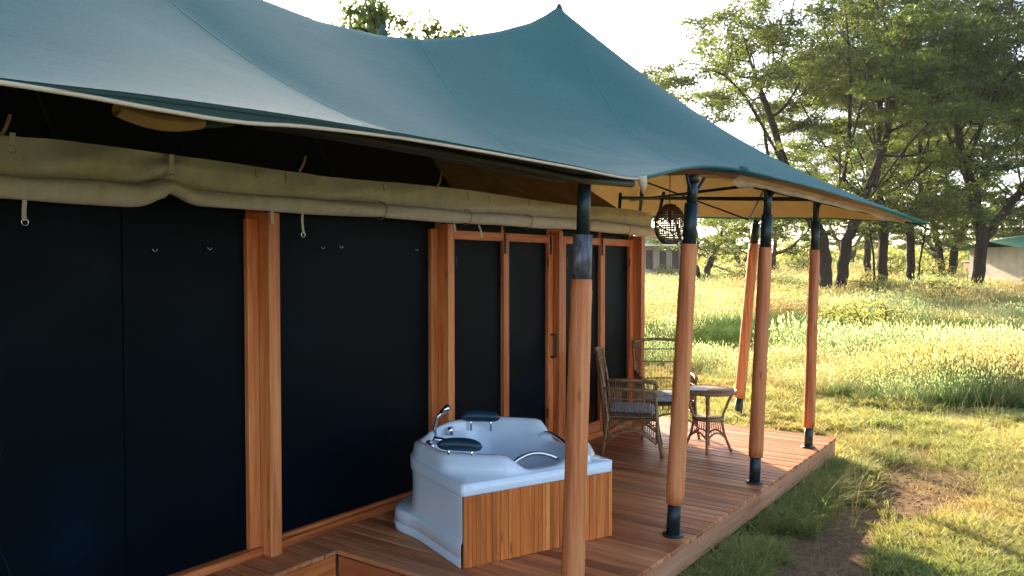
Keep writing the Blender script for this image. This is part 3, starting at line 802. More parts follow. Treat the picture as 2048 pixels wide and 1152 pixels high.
# skirt: from the slatted side round to the hidden side, with a ledge that swells at the round corner
ks = [k_ for k_ in range(NT_) if (O[k_, 0] > L - 0.02 or O[k_, 1] > L - 0.02 or (O[k_, 0] > 0.5 and O[k_, 1] > 0.5))]
ks = [k_ for k_ in ks if O[k_, 0] > 0.012 and O[k_, 1] > 0.012]
ks.sort(key=lambda k_: ang[k_])
prof = [(0.012, 0.44, 0), (0.014, 0.30, 0.0), (0.014, 0.17, 0.05), (0.012, 0.155, 0.16), (0.004, 0.148, 0.55), (-0.002, 0.142, 0.92), (-0.004, 0.13, 1.0), (-0.006, 0.062, 1.08), (0.0, 0.058, 1.0), (0.0, 0.054, 1.0), (-0.006, 0.05, 1.08), (-0.004, 0.004, 1.02)]
P = []
for k_ in ks:
    dirv = O[k_] - np.array([0.45, 0.45]); dirv = dirv / np.hypot(*dirv)
    bul = 0.11 * math.exp(-((math.degrees(ang[k_]) - 45) / 30) ** 4)
    P.append([(O[k_][0] + dirv[0] * (-o_ + bul * b_), O[k_][1] + dirv[1] * (-o_ + bul * b_), z_) for o_, z_, b_ in prof])
sk = MB().grid(np.array(P)).build('skirt', 'acrylic', tub, True, True)
# slats on the straight side and the far straight side
random.seed(4)
def slats(axis):
    t = 0.012
    while t < L - 0.03:
        wd = random.choice((0.024, 0.028, 0.032, 0.036, 0.042)); wd = min(wd, L - 0.014 - t)
        dz = random.uniform(0.002, 0.006); dp = random.uniform(0.0, 0.0035)
        mb = MB()
        if axis == 0: mb.box(0.004 - dp, 0.024, t + 0.0007, t + wd - 0.0007, dz, 0.434, 0.0015)
        else: mb.box(t + 0.0007, t + wd - 0.0007, 0.004 - dp, 0.024, dz, 0.434, 0.0015)
        mb.build('slat', 'slat_wood', tub, False, True); t += wd
slats(0); slats(1)
MB().box(0.0245, 0.04, 0.0245, L - 0.02, 0.003, 0.433).build('backing_board', 'net', tub, False, True)
# grab handles over the low rim
for ax in (0, 1):
    pts = []
    for t in np.linspace(0, 1, 18):
        l_ = 0.38 + 0.38 * t; z_ = ZL + 0.03 + 0.06 * math.sin(math.pi * t) ** 0.8; o_ = 0.105 + 0.02 * math.sin(math.pi * t)
        pts.append((o_, l_, z_) if ax == 0 else (l_, o_, z_))
    MB().tube(pts, [0.008] + [0.0135] * 16 + [0.008], 10).build('grab_handle', 'chrome', tub, True, True)
# head rests on chrome stubs
for (cx, cy, an) in ((0.25, 1.03, R(46)), (1.0, 0.46, R(52))):
    c_, s_ = math.cos(an), math.sin(an)
    P = []
    zc = ZL + 0.175
    for t in np.linspace(-1, 1, 19):
        hw = (1 - abs(t) ** 3.2) ** 0.5
        row = []
        for a in np.linspace(0, 2 * math.pi, 15):
            lx = t * 0.15; ly = 0.032 * hw * math.cos(a) + 0.02 * (t * t); lz = 0.042 * hw * math.sin(a) + 0.006 * (1 - t * t)
            row.append((cx + lx * c_ - ly * s_, cy + lx * s_ + ly * c_, zc + lz))
        P.append(row)
    hr = MB().grid(np.array(P)).build('head_rest', 'rubber', tub, True, True)
    for t in (-0.075, 0.075):
        MB().tube([(cx + t * c_, cy + t * s_, ZL + 0.07), (cx + t * c_, cy + t * s_, zc)], 0.009, 10).build('rest_stub', 'chrome', hr, True, True)
# hand shower, spout and taps near the round corner
MB().tube([(0.86, 0.90, ZL + 0.05), (0.86, 0.90, ZL + 0.10)], [0.024, 0.018], 12).build('shower_base', 'chrome', tub, True, True)
MB().tube([(0.86, 0.90, ZL + 0.08), (0.87, 0.905, ZL + 0.16), (0.865, 0.89, ZL + 0.23), (0.83, 0.86, ZL + 0.285)], [0.011, 0.012, 0.013, 0.014], 10).build('hand_shower', 'chrome', tub, True, True)
MB().tube([(0.84, 0.868, ZL + 0.27), (0.80, 0.83, ZL + 0.315)], [0.016, 0.026], 12).build('shower_head', 'chrome', tub, True, True)
for (x_, y_) in ((0.70, 1.03), (0.62, 1.055), (1.03, 0.70)):
    MB().tube([(x_, y_, ZL + 0.06), (x_, y_, ZL + 0.115), (x_, y_, ZL + 0.12)], [0.026, 0.022, 0.012], 12).build('tap', 'chrome', tub, True, True)
MB().tube([(0.78, 0.97, ZL + 0.07), (0.76, 0.95, ZL + 0.11), (0.70, 0.89, ZL + 0.10)], [0.018, 0.02, 0.016], 10).build('spout', 'chrome', tub, True, True)
for (x_, y_, z_, dx_, dy_) in ((0.88, 0.45, 0.36, -1, 0.3), (0.98, 0.62, 0.33, -1, 0), (0.80, 0.30, 0.34, -.8, .6), (0.5, 0.2, 0.36, 0.1, 1)):
    d_ = Vector((dx_, dy_, 0.25)).normalized(); c_ = Vector((x_, y_, z_))
    MB().tube([c_, c_ + d_ * 0.03], [0.026, 0.02], 12).build('jet', 'chrome', tub, True, True)

# ------------------------------------------------------------------ rattan furniture
def rattan_chair(loc, rz, label):
    """local: faces +x, width along y"""
    e = tag(empty('rattan_armchair', loc, rz), label, 'chair', 'rattan armchairs on the deck')
    B = lambda mb, n, m='rattan': mb.build(n, m, e, True, True)
    W, D, S, A, T = 0.27, 0.46, 0.36, 0.64, 0.97
    for sg in (-1, 1):
        B(MB().tube([(-0.05, sg * (W + .02), 0), (-0.02, sg * W, 0.2), (0, sg * W, S), (-0.03, sg * W, A), (-0.09, sg * (W + .02), T)], [0.015, 0.015, 0.014, 0.013, 0.012], 8), 'rear_leg')
        B(MB().tube([(D + .05, sg * (W + .03), 0), (D + .015, sg * (W + .01), 0.2), (D, sg * W, S), (D - 0.01, sg * (W + .01), A - 0.03)], 0.014, 8), 'front_leg')
        arm = B(MB().tube([(-0.03, sg * (W + .0), A + 0.005), (0.15, sg * (W + .02), A + .005), (0.34, sg * (W + .025), A), (D - 0.01, sg * (W + .015), A - .015), (D + 0.01, sg * W, A - .06)], [0.016, 0.02, 0.021, 0.02, 0.014], 8), 'arm')
        mb = MB()
        for t in np.linspace(0.02, 0.98, 24):                       # upright canes between arm and apron
            x = t * D; arch = 0.15 + 0.10 * math.sin(math.pi * t)
            mb.tube([(x, sg * (W + .012), A - 0.01), (x + 0.004 * math.sin(t * 40), sg * (W + .004), S), (x, sg * (W + .008), arch)], 0.0036, 4, False)
        for z in (A - 0.09, S + 0.02, S - 0.05):
            mb.tube([(0, sg * W, z), (D / 2, sg * (W + .012), z), (D, sg * W, z)], 0.006, 5, False)
        B(mb, 'side_cane')['kind'] = 'stuff'
        mb = MB()
        mb.tube([(D * t - .02 * (1 - t), sg * (W + .01), 0.13 + 0.12 * math.sin(math.pi * t)) for t in np.linspace(0, 1, 14)], 0.013, 6)
        mb.tube([(D * t, sg * (W + .01), 0.16 + 0.12 * math.sin(math.pi * t)) for t in np.linspace(0, 1, 14)], 0.009, 6)
        B(mb, 'side_arch')
    # back: slightly curved panel of canes with woven bands and a rolled top
    bx = lambda y, z: -0.03 - 0.06 * max(0, (z - S)) / (T - S) - 0.05 * (1 - (y / W) ** 2) * (0.4 + 0.6 * z / T)
    B(MB().tube([(bx(y, T), y, T + 0.02 * (1 - (y / W) ** 2)) for y in np.linspace(-W - .02, W + .02, 15)], 0.017, 8), 'top_rail')
    mb = MB()
    for y in np.linspace(-W, W, 34):
        mb.tube([(bx(y, z), y, z) for z in (0.2, S, 0.66, T)], 0.0036, 4, False)
    for z in (S + .02, 0.56, 0.74, 0.88):
        mb.tube([(bx(y, z) + 0.004, y, z) for y in np.linspace(-W, W, 11)], 0.007, 5, False)
    B(mb, 'back_cane')['kind'] = 'stuff'
    mb = MB()
    for t in np.linspace(0.02, 0.98, 26):                            # front apron
        y = -W + 2 * W * t; mb.tube([(D, y, S), (D + .006, y, 0.17 + 0.10 * math.sin(math.pi * t))], 0.0036, 4, False)
    mb.tube([(D + .006, -W + 2 * W * t, 0.15 + 0.11 * math.sin(math.pi * t)) for t in np.linspace(0, 1, 12)], 0.012, 6)
    B(mb, 'front_apron')
    B(MB().box(-0.01, D, -W + .01, W - .01, S - 0.02, S, 0.006), 'seat')
    return e
def cushion(loc, rz, label):
    P = []; n = 14
    for t in np.linspace(-1, 1, n):
        hw = (1 - abs(t) ** 6) ** 0.5; row = []
        for a in np.linspace(0, 2 * math.pi, 25):
            ca, sa = math.cos(a), math.sin(a)
            lx = 0.215 * math.copysign(abs(ca) ** 0.35, ca) * (0.9 + 0.1 * hw); lz = 0.038 * math.copysign(abs(sa) ** 0.6, sa) * (0.35 + 0.65 * hw)
            row.append((lx, t * 0.235, lz + 0.045))
        P.append(row)
    o = MB().grid(np.array(P)).build('seat_cushion', 'cushion', None, True)
    o.location = loc; o.rotation_euler = (0, 0, rz)
    return tag(o, label, 'cushion', 'grey seat cushions')
CH = [((0.44, 6.88, 0.0), math.atan2(0.43, 0.90), 'rattan armchair seen from its side, nearest the white tub', 'grey cushion on the rattan armchair nearest the white tub'),
      ((0.43, 8.05, 0.0), R(-52), 'rattan armchair behind the round table, its back to the meadow', 'grey cushion on the rattan armchair behind the round table')]
for loc, rz, lb, lc in CH:
    rattan_chair(loc, rz, lb)
    c_ = Vector(loc) + Matrix.Rotation(rz, 3, 'Z') @ Vector((0.225, 0, 0.362)); cushion(c_, rz, lc)

tbl = tag(empty('rattan_table', (1.24, 7.42, 0.0), R(20)), 'small round rattan table between the two armchairs', 'table')
B = lambda mb, n, m='rattan': mb.build(n, m, tbl, True, True)
TZ, TR = 0.60, 0.27
B(MB().tube([(0, 0, TZ - 0.028), (0, 0, TZ - 0.02), (0, 0, TZ)], [TR - 0.02, TR, TR], 36), 'table_top')
mb = MB()
for r_ in (TR, ): mb.tube([(r_ * math.cos(a), r_ * math.sin(a), TZ - 0.012) for a in np.linspace(0, 2 * math.pi, 40)[:-1]], 0.017, 8, closed=True)
B(mb, 'woven_rim')
for q in range(4):
    a = q * math.pi / 2; c_, s_ = math.cos(a), math.sin(a)
    B(MB().tube([(r_ * c_, r_ * s_, z) for r_, z in ((0.235, TZ - 0.03), (0.19, 0.48), (0.145, 0.36), (0.135, 0.28), (0.16, 0.16), (0.225, 0.0))], 0.0135, 8), 'leg')
    a2 = a + math.pi / 2
    mb = MB()
    p0 = Vector((0.17 * c_, 0.17 * s_, 0.13)); p1 = Vector((0.17 * math.cos(a2), 0.17 * math.sin(a2), 0.13))
    mb.tube([p0.lerp(p1, t) + Vector((0, 0, 0.06 * math.sin(math.pi * t))) for t in np.linspace(0, 1, 10)], 0.009, 6)
    B(mb, 'arch')
    mb = MB()
    for t in np.linspace(0.1, 0.9, 7):
        p = p0.lerp(p1, t); mb.tube([(p.x * .82, p.y * .82, 0.31), (p.x, p.y, 0.13 + 0.06 * math.sin(math.pi * t))], 0.003, 4, False)
    B(mb, 'cane_panel')['kind'] = 'stuff'
B(MB().tube([(0, 0, 0.305), (0, 0, 0.33)], [0.15, 0.15], 24), 'shelf')
bk = MB().box(-0.09, 0.09, -0.07, 0.07, 0, 0.012, 0.002).build('folded_napkin', 'paper', None); bk.location = (1.16, 7.36, TZ + 0.001); bk.rotation_euler = (0, 0, R(28))
tag(bk, 'folded white napkin lying on the round rattan table', 'napkin')

# lantern
LFZ = float(front[int(np.searchsorted(PY, 7.06)), int(np.argmin(np.abs(front[int(np.searchsorted(PY, 7.06)), :, 0] - 0.99))), 2]) - 0.05
lan = tag(empty('hanging_lantern', (0.99, 7.06, 2.05)), 'dark woven basket lantern hanging under the canopy', 'lantern')
prof_ = lambda t: 0.145 * math.sqrt(1 - ((t - 0.48) / 0.55) ** 2)
lz0, lh = 2.03, 0.36
for q in range(36):
    a = 2 * math.pi * q / 36
    MB().tube([(0.99 + prof_(t) * math.cos(a), 7.06 + prof_(t) * math.sin(a), lz0 + lh * t) for t in np.linspace(0, 1, 10)], 0.0042, 5).build('rib', 'wicker', lan, True)
for t in np.linspace(0, 1, 18):
    r_ = prof_(t) + 0.002
    MB().tube([(0.99 + r_ * math.cos(a), 7.06 + r_ * math.sin(a), lz0 + lh * t) for a in np.linspace(0, 2 * math.pi, 26)[:-1]], 0.0045 if 0 < t < 1 else 0.009, 5, closed=True).build('hoop', 'wicker', lan, True)
MB().tube([(0.99, 7.06, lz0 + lh - 0.005), (0.99, 7.06, lz0 + lh + 0.012)], [prof_(1), 0.03], 20).build('lid', 'wicker', lan, True)
MB().tube([(0.99, 7.06, lz0 + lh), (0.99, 7.06, LFZ)], 0.004, 6).build('cord', 'dark_steel', lan, True)
MB().tube([(0.99, 7.06, lz0 + 0.19), (0.99, 7.06, lz0 + lh)], [0.02, 0.016], 10).build('lamp_holder', 'dark_steel', lan, True)
# hook ring left on the deck edge
rg = MB().tube([(1.0 + 0.045 * math.cos(a), 8.79 + 0.03 * math.sin(a), 0.052 + 0.045 * math.sin(a)) for a in np.linspace(-2.4, 2.2, 16)], 0.005, 6).build('rope_loop', 'dark_steel', None, True)
tag(rg, 'small dark rope loop standing on the far deck edge', 'rope')

# ------------------------------------------------------------------ trees
def grow(start, blobs, n_attr, seed, step=0.42, kill=0.75, infl=5.0, trunk=3.0, iters=110, lean=(0, 0)):
    """space colonisation: returns node positions, parents"""
    r = np.random.default_rng(seed); pts = []
    tw = sum(b[6] for b in blobs)
    for (cx, cy, cz, rx, ry, rz, wgt, shell) in blobs:
        m = int(n_attr * wgt / tw)
        d = r.normal(size=(m, 3)); d /= np.linalg.norm(d, axis=1)[:, None]
        rad = (shell + (1 - shell) * r.random(m)) ** 0.6
        pts.append(np.array([cx, cy, cz]) + d * rad[:, None] * np.array([rx, ry, rz]))
    A = np.concatenate(pts); alive = np.ones(len(A), bool)
    nodes = []; par = []
    for s_ in start:                                              # trunks as given polylines
        prev = -1
        s_ = [Vector(p) for p in s_]
        for a, b in zip(s_[:-1], s_[1:]):
            m = max(1, int((b - a).length / step))
            for i in range(m):
                p = a.lerp(b, i / m); nodes.append(np.array(p) + r.normal(size=3) * 0.03 * (len(nodes) > 0)); par.append(prev); prev = len(nodes) - 1
        nodes.append(np.array(s_[-1])); par.append(prev)
    tip0 = len(nodes)
    for it in range(iters):
        kd = kdtree.KDTree(len(nodes))
        for i, p in enumerate(nodes): kd.insert(p, i)
        kd.balance()
        pull = {}
        for ai in np.flatnonzero(alive):
            co, i, d = kd.find(A[ai])
            if d < kill: alive[ai] = False; continue
            if d < infl or it < 30: pull.setdefault(i, []).append(ai)
        if not pull: break
        new = []
        for i, lst in pull.items():
            p = nodes[i]; d = A[lst] - p; d /= np.linalg.norm(d, axis=1)[:, None] + 1e-9
            v_ = d.sum(0) + r.normal(size=3) * 0.25; nv = np.linalg.norm(v_)
            if nv < 1e-6: continue
            new.append((i, p + v_ / nv * step))
        for i, p in new: nodes.append(p); par.append(i)
        if len(nodes) > 16000: break
    return np.array(nodes), np.array(par)

def tree_meshes(start, blobs, n_attr, seed, r_trunk, leaf_n, leaf_s, n_leaf=14, spread=0.42, **kw):
    r = np.random.default_rng(seed + 100)
    N, Pn = grow(start, blobs, n_attr, seed, **kw)
    n = len(N); w_ = np.zeros(n); kids = np.zeros(n, int)
    for i in range(n - 1, -1, -1):
        if kids[i] == 0: w_[i] = 1.0
        if Pn[i] >= 0: w_[Pn[i]] += w_[i]; kids[Pn[i]] += 1
    rad = 0.016 * w_ ** 0.60
    roots = np.flatnonzero(Pn < 0); rad *= r_trunk / rad[roots].max(); rad = np.maximum(rad, 0.013)
    # branches: one tapered prism per edge
    e = np.flatnonzero(Pn >= 0); a = N[Pn[e]]; b = N[e]; ra = np.minimum(rad[Pn[e]], rad[e] * 1.35); rb = rad[e]
    ra = np.where(rad[e] > 0.5 * rad[Pn[e]], rad[Pn[e]], ra)
    t = b - a; t /= np.linalg.norm(t, axis=1)[:, None] + 1e-9
    up_ = np.where(np.abs(t[:, 2:3]) < 0.9, np.array([[0, 0, 1.0]]), np.array([[1.0, 0, 0]]))
    u = np.cross(t, up_); u /= np.linalg.norm(u, axis=1)[:, None]; v_ = np.cross(t, u)
    K = 6; V = np.zeros((len(e), 2 * K, 3))
    for j in range(K):
        c_, s_ = math.cos(2 * math.pi * j / K), math.sin(2 * math.pi * j / K)
        V[:, j] = a - t * 0.3 * ra[:, None] + (u * c_ + v_ * s_) * ra[:, None]; V[:, K + j] = b + (u * c_ + v_ * s_) * rb[:, None]
    base = np.arange(len(e))[:, None] * 2 * K
    Fq = np.concatenate([base + np.array([j, (j + 1) % K, K + (j + 1) % K, K + j]) for j in range(K)], 0)
    # leaves on the thin twigs
    tw = np.flatnonzero((w_ <= leaf_n) & (Pn >= 0))
    dens = n_leaf * r.choice([0.0, 0.35, 1.0, 1.9], len(tw), p=[0.22, 0.28, 0.3, 0.2])
    c = np.repeat(N[tw], dens.astype(int), 0); m = len(c)
    off = r.normal(size=(m, 3)) * np.array([spread, spread, spread * 0.34]); c = c + off
    hole = 0.08 + vnoise(c[:, 0] + 31, c[:, 2] * 1.6 + 57 + c[:, 1] * 0.5, 1.5, seed) * 0.6 + vnoise(c[:, 1] + 11, c[:, 2] * 1.8 + c[:, 0] * 0.4 + 90, 0.9, seed + 1) * 0.4
    c = c[hole > 0.365 + r.normal(size=m) * 0.04]; m = len(c)
    q = r.normal(size=(m, 3)); q[:, 2] *= 0.5; q /= np.linalg.norm(q, axis=1)[:, None]
    nn = r.normal(size=(m, 3)) + np.array([0, 0, 0.9]); p_ = np.cross(q, nn); p_ /= np.linalg.norm(p_, axis=1)[:, None] + 1e-9
    ln = leaf_s * r.uniform(0.6, 1.5, m)[:, None]; wd = ln * 0.36
    LV = np.stack([c - q * ln, c + p_ * wd, c + q * ln, c - p_ * wd], 1).reshape(-1, 3)
    LF = np.arange(m * 4).reshape(m, 4)
    return (V.reshape(-1, 3), Fq, LV, LF)

def make_tree(name, mesh, loc, rz, s_, label, group, leafmat='leaf', cache={}):
    key = id(mesh[0])
    if key not in cache:
        t = np_mesh('trunk', mesh[0], mesh[1], 'bark', False, True).data; c_ = np_mesh('crown', mesh[2], mesh[3], leafmat, False).data
        cache[key] = (t, c_)
    e = tag(empty(name, loc, rz), label, 'tree' if 'shrub' not in name else 'shrub', group); e.scale = s_ if isinstance(s_, tuple) else (s_,) * 3
    for nm, me in zip(('trunk', 'crown'), cache[key]):
        o = bpy.data.objects.new(nm, me); col.objects.link(o); o.parent = e
    return e
rt = Vector((math.cos(YAW), math.sin(YAW), 0)); fwv = Vector((-math.sin(YAW), math.cos(YAW), 0))
C0 = Vector((4.22, 0, 0))
def at(depth, px, zoff=0.0):
    """place on the ground: metres ahead of the viewpoint and to its right (px in the photograph at that depth)"""
    p = C0 + fwv * depth + rt * ((px - 1024) / 1588 * depth)
    return (p.x, p.y, float(ground_z(p.x, p.y)) - 0.06 + zoff)
VR = YAW     # tree layouts are given as (right, away, up) and turned to that heading

def pads(seed, Rr, z0, zh, n, cx=0.0, low=6, size=(1.0, 2.0)):
    """flat foliage pads laid over a dome, with a few low sprays"""
    r = np.random.default_rng(seed); out = []
    tries = 0
    while len(out) < n and tries < 4000:
        tries += 1
        rho = Rr * math.sqrt(r.random()); ph = r.uniform(0, 2 * math.pi); lay = r.random()
        top = z0 + zh * math.sqrt(max(0.0, 1 - (rho / (Rr * 1.06)) ** 2))
        z = top - (0 if lay < 0.5 else r.uniform(1.2, 5.0)) - r.uniform(0, 0.5)
        if z < z0 - 1.2: continue
        sx = r.uniform(*size); p = (cx + rho * math.cos(ph), rho * math.sin(ph), z)
        if any(math.dist(p, q[:3]) < 0.5 * (sx + q[3]) and abs(p[2] - q[2]) < 0.9 for q in out): continue
        out.append((*p, sx, sx * r.uniform(0.7, 1.0), r.uniform(0.30, 0.55), sx * sx, 0.05))
    for _ in range(low):
        ph = r.uniform(0, 2 * math.pi); rho = Rr * r.uniform(0.15, 0.75); sx = r.uniform(0.7, 1.3)
        out.append((cx + rho * math.cos(ph), rho * math.sin(ph), z0 - r.uniform(1.0, 4.2), sx, sx, r.uniform(0.3, 0.6), sx * sx * 0.8, 0.05))
    return out
# big twin-stemmed acacia: broad dome
A1 = tree_meshes(
    [[(0, 0, 0), (0.05, 0, 1.5), (-0.2, 0, 3.4), (-1.3, 0.3, 5.6)], [(0.75, 0.1, 0), (0.95, 0.1, 1.5), (1.2, 0.1, 3.2), (2.0, -0.2, 5.6)]],
    pads(101, 9.0, 7.6, 8.8, 122, -1.2, 46), 8600, 11, 0.34, 9, 0.10, 48, 0.30, step=0.38, kill=0.55, infl=6)
# slimmer spreading acacia
A2 = tree_meshes(
    [[(0, 0, 0), (0.05, 0, 2.2), (0.1, 0.1, 4.6), (-0.5, 0, 6.4)], [(-0.45, 0, 0), (-0.5, 0, 2.0), (-0.9, -0.1, 4.8)]],
    pads(202, 7.8, 8.2, 8.4, 92, 0.6, 40), 6600, 23, 0.27, 9, 0.10, 48, 0.30, step=0.38, kill=0.55, infl=6)
# forked, leaning tree at the right
A3 = tree_meshes(
    [[(0, 0, 0), (0.15, 0, 1.6), (0.3, 0, 3.2), (-0.2, 0, 5.6), (-1.0, 0, 7.4)], [(0.3, 0, 3.0), (1.3, 0, 4.4), (2.8, 0, 6.2)]],
    pads(303, 7.6, 8.2, 8.4, 86, 1.0, 30), 6000, 37, 0.33, 9, 0.10, 48, 0.30, step=0.38, kill=0.55, infl=6)
# small umbrella thorn for the distance
A4 = tree_meshes(
    [[(0, 0, 0), (0.2, 0, 1.2), (0.7, 0, 2.4)], [(-0.2, 0, 0), (-0.5, 0, 1.3), (-1.3, 0, 2.5)]],
    pads(404, 4.4, 3.8, 2.3, 26, 0.0, 5, (0.7, 1.4)), 1300, 51, 0.22, 7, 0.095, 44, 0.26, step=0.32, kill=0.45)
TG = 'acacia trees in the meadow'
make_tree('acacia_tree', A1, at(45, 1650), VR, (1.06, 1.06, 1.07), 'largest dark acacia with a thick twin trunk, behind the far deck posts', TG)
make_tree('acacia_tree', A2, at(48.5, 1764), VR, (1.04, 1.04, 1.1), 'acacia with two slender trunks close together, right of the largest one', TG)
make_tree('acacia_tree', A2, at(51, 1822), VR + R(160), (1.0, 1.0, 1.05), 'acacia with a straight dark trunk between the twin stems and the forked one', TG)
make_tree('acacia_tree', A3, at(47, 1953), VR, (1.0, 1.0, 1.1), 'forked leaning acacia beside the grey tent at the right edge', TG)
make_tree('acacia_tree', A1, at(66, 1905), VR + R(120), 0.92, 'broad acacia standing behind the forked tree', TG)
make_tree('acacia_tree', A3, at(74, 1735), VR + R(70), 0.95, 'dark acacia seen between the two pairs of trunks', TG)
make_tree('acacia_tree', A2, at(58, 2060), VR + R(40), 1.0, 'tall acacia cut by the right edge of the picture', TG)
make_tree('acacia_tree', A4, at(62, 1408), VR, 1.25, 'low umbrella thorn with spreading limbs beside the hanging lantern', TG)
make_tree('acacia_tree', A4, at(82, 1545), VR + R(60), 1.35, 'pale umbrella thorn far off between the canopy posts', TG)
make_tree('acacia_tree', A4, at(105, 1480), VR + R(200), 1.5, 'small far umbrella thorn left of the leaning pole', TG)
make_tree('acacia_tree', A4, at(98, 1880), VR + R(130), 1.5, 'small far umbrella thorn between the forked tree and the straight trunk', TG)
make_tree('acacia_tree', A4, at(120, 1700), VR + R(20), 1.7, 'far umbrella thorn on the horizon behind the big trunks', TG)
make_tree('acacia_tree', A4, at(110, 1990), VR + R(280), 1.5, 'far umbrella thorn behind the right tent', TG)
make_tree('acacia_tree', A4, at(16.5, 765), VR + R(40), (0.50, 0.50, 1.24), 'yellowish treetop showing above the ridge of the canopy', TG)
# shrubs
S1 = tree_meshes([[(0, 0, 0), (0.1, 0, 0.4)], [(0.1, 0, 0), (-0.3, 0.1, 0.4)]], [(0, 0, 0.9, 1.3, 1.2, 0.75, 5, 0.1), (0.9, 0, 0.6, .8, .7, .5, 1.5, 0.1)], 420, 61, 0.05, 4, 0.06, 16, 0.16, step=0.2, kill=0.28)
for i, (d_, px, s_, lb) in enumerate(((40, 1745, 1.1, 'low shrub at the foot of the slender twin trunks'), (36, 1880, 1.0, 'low green shrub in the grass before the forked tree'), (56, 1480, 1.3, 'rounded shrub left of the leaning pole, far in the meadow'),
                                      (60, 1860, 1.5, 'bushy shrub behind the straight dark trunk'), (33, 1570, .8, 'small shrub in the tall grass between two canopy posts'), (66, 1330, 1.2, 'shrub growing against the small tent under the lantern'), (70, 1790, 1.6, 'far shrub between the trunks of the middle trees'),
                                      (21, 1745, 0.8, 'dark leafy clump in the middle of the tall grass'), (24, 1690, .7, 'dark leafy clump just right of the far deck post'), (90, 1610, 2.0, 'far bush behind the largest acacia'), (85, 1930, 2.0, 'far bush beside the red brown shelter'))):
    make_tree('meadow_shrub', S1, at(d_, px), i * 1.3, s_, lb, 'shrubs in the meadow', 'leaf2')

# ------------------------------------------------------------------ distant tents
def far_tent(depth, px, wdt, lng, wall, rise, rz, label, wins, zoff=0.0):
    e = tag(empty('distant_tent', at(depth, px, zoff), rz), label, 'tent', 'other tents of the camp')
    B = lambda mb, n, m: mb.build(n, m, e, False, True)
    hw, hl = wdt / 2, lng / 2
    B(MB().box(-hl - .3, hl + .3, -hw - .4, hw + .3, -0.2, 0.25, 0.02), 'platform', 'redbrown')
    B(MB().box(-hl, hl, -hw, hw, 0.25, wall, 0.01), 'wall', 'fcanvas')
    n = 16; P = []
    for t in np.linspace(-1, 1, n):
        row = []
        for s_ in np.linspace(-1, 1, n):
            z = wall + rise * (1 - abs(s_)) ** 1.25 * (1 - 0.55 * abs(t) ** 2) - 0.08 - 0.10 * (1 - (1 - abs(s_)))
            row.append((t * (hl + .8), s_ * (hw + .8), z))
        P.append(row)
    B(MB().grid(np.array(P)), 'roof', 'froof')
    B(MB().tube([(-hl - .8, -hw - .8, wall - .2), (hl + .8, -hw - .8, wall - .2)], 0.03, 6), 'eave_edge', 'piping')
    for (x0, x1, z0, z1) in wins:
        wn = B(MB().box(x0, x1, -hw - .015, -hw + .02, z0, z1), 'window', 'fwin')
        B(MB().box(x0 - .05, x0 - .002, -hw - .03, -hw + .0, z0 - .05, z1 + .05), 'window_frame', 'piping').parent = wn
        B(MB().tube([(x0, -hw - .05, z1 + .02), (x1, -hw - .05, z1 + .02)], 0.07, 8), 'blind_roll', 'fcanvas').parent = wn
    for x in (-hl, -hl / 3, hl / 3, hl):
        B(MB().tube([(x, -hw - .7, 0), (x, -hw - .7, wall - .1)], 0.05, 8), 'tent_pole', 'redbrown')
    return e
far_tent(72, 1262, 5, 8.5, 3.4, 1.0, VR, 'pale canvas tent with dark windows behind the hanging lantern', [(0.9, 1.5, 1.2, 2.9), (2.1, 2.7, 1.2, 2.9), (3.2, 3.8, 1.2, 2.9)], 0.2)
far_tent(50, 2110, 5, 8.0, 2.9, 1.0, VR + R(8), 'grey canvas tent with teal roof at the right edge', [(1.5, 2.3, 1.0, 2.2)], 0.15)
sh = tag(empty('camp_shelter', at(78, 1948), VR), 'small red brown shelter beside the forked tree', 'shelter')
MB().box(-0.7, 0.5, -0.6, 0.6, 0.3, 1.9, 0.03).build('wall', 'redbrown', sh, False, True)
MB().box(-0.85, 0.65, -0.75, 0.75, 1.901, 2.0, 0.02).build('roof', 'fcanvas', sh, False, True)

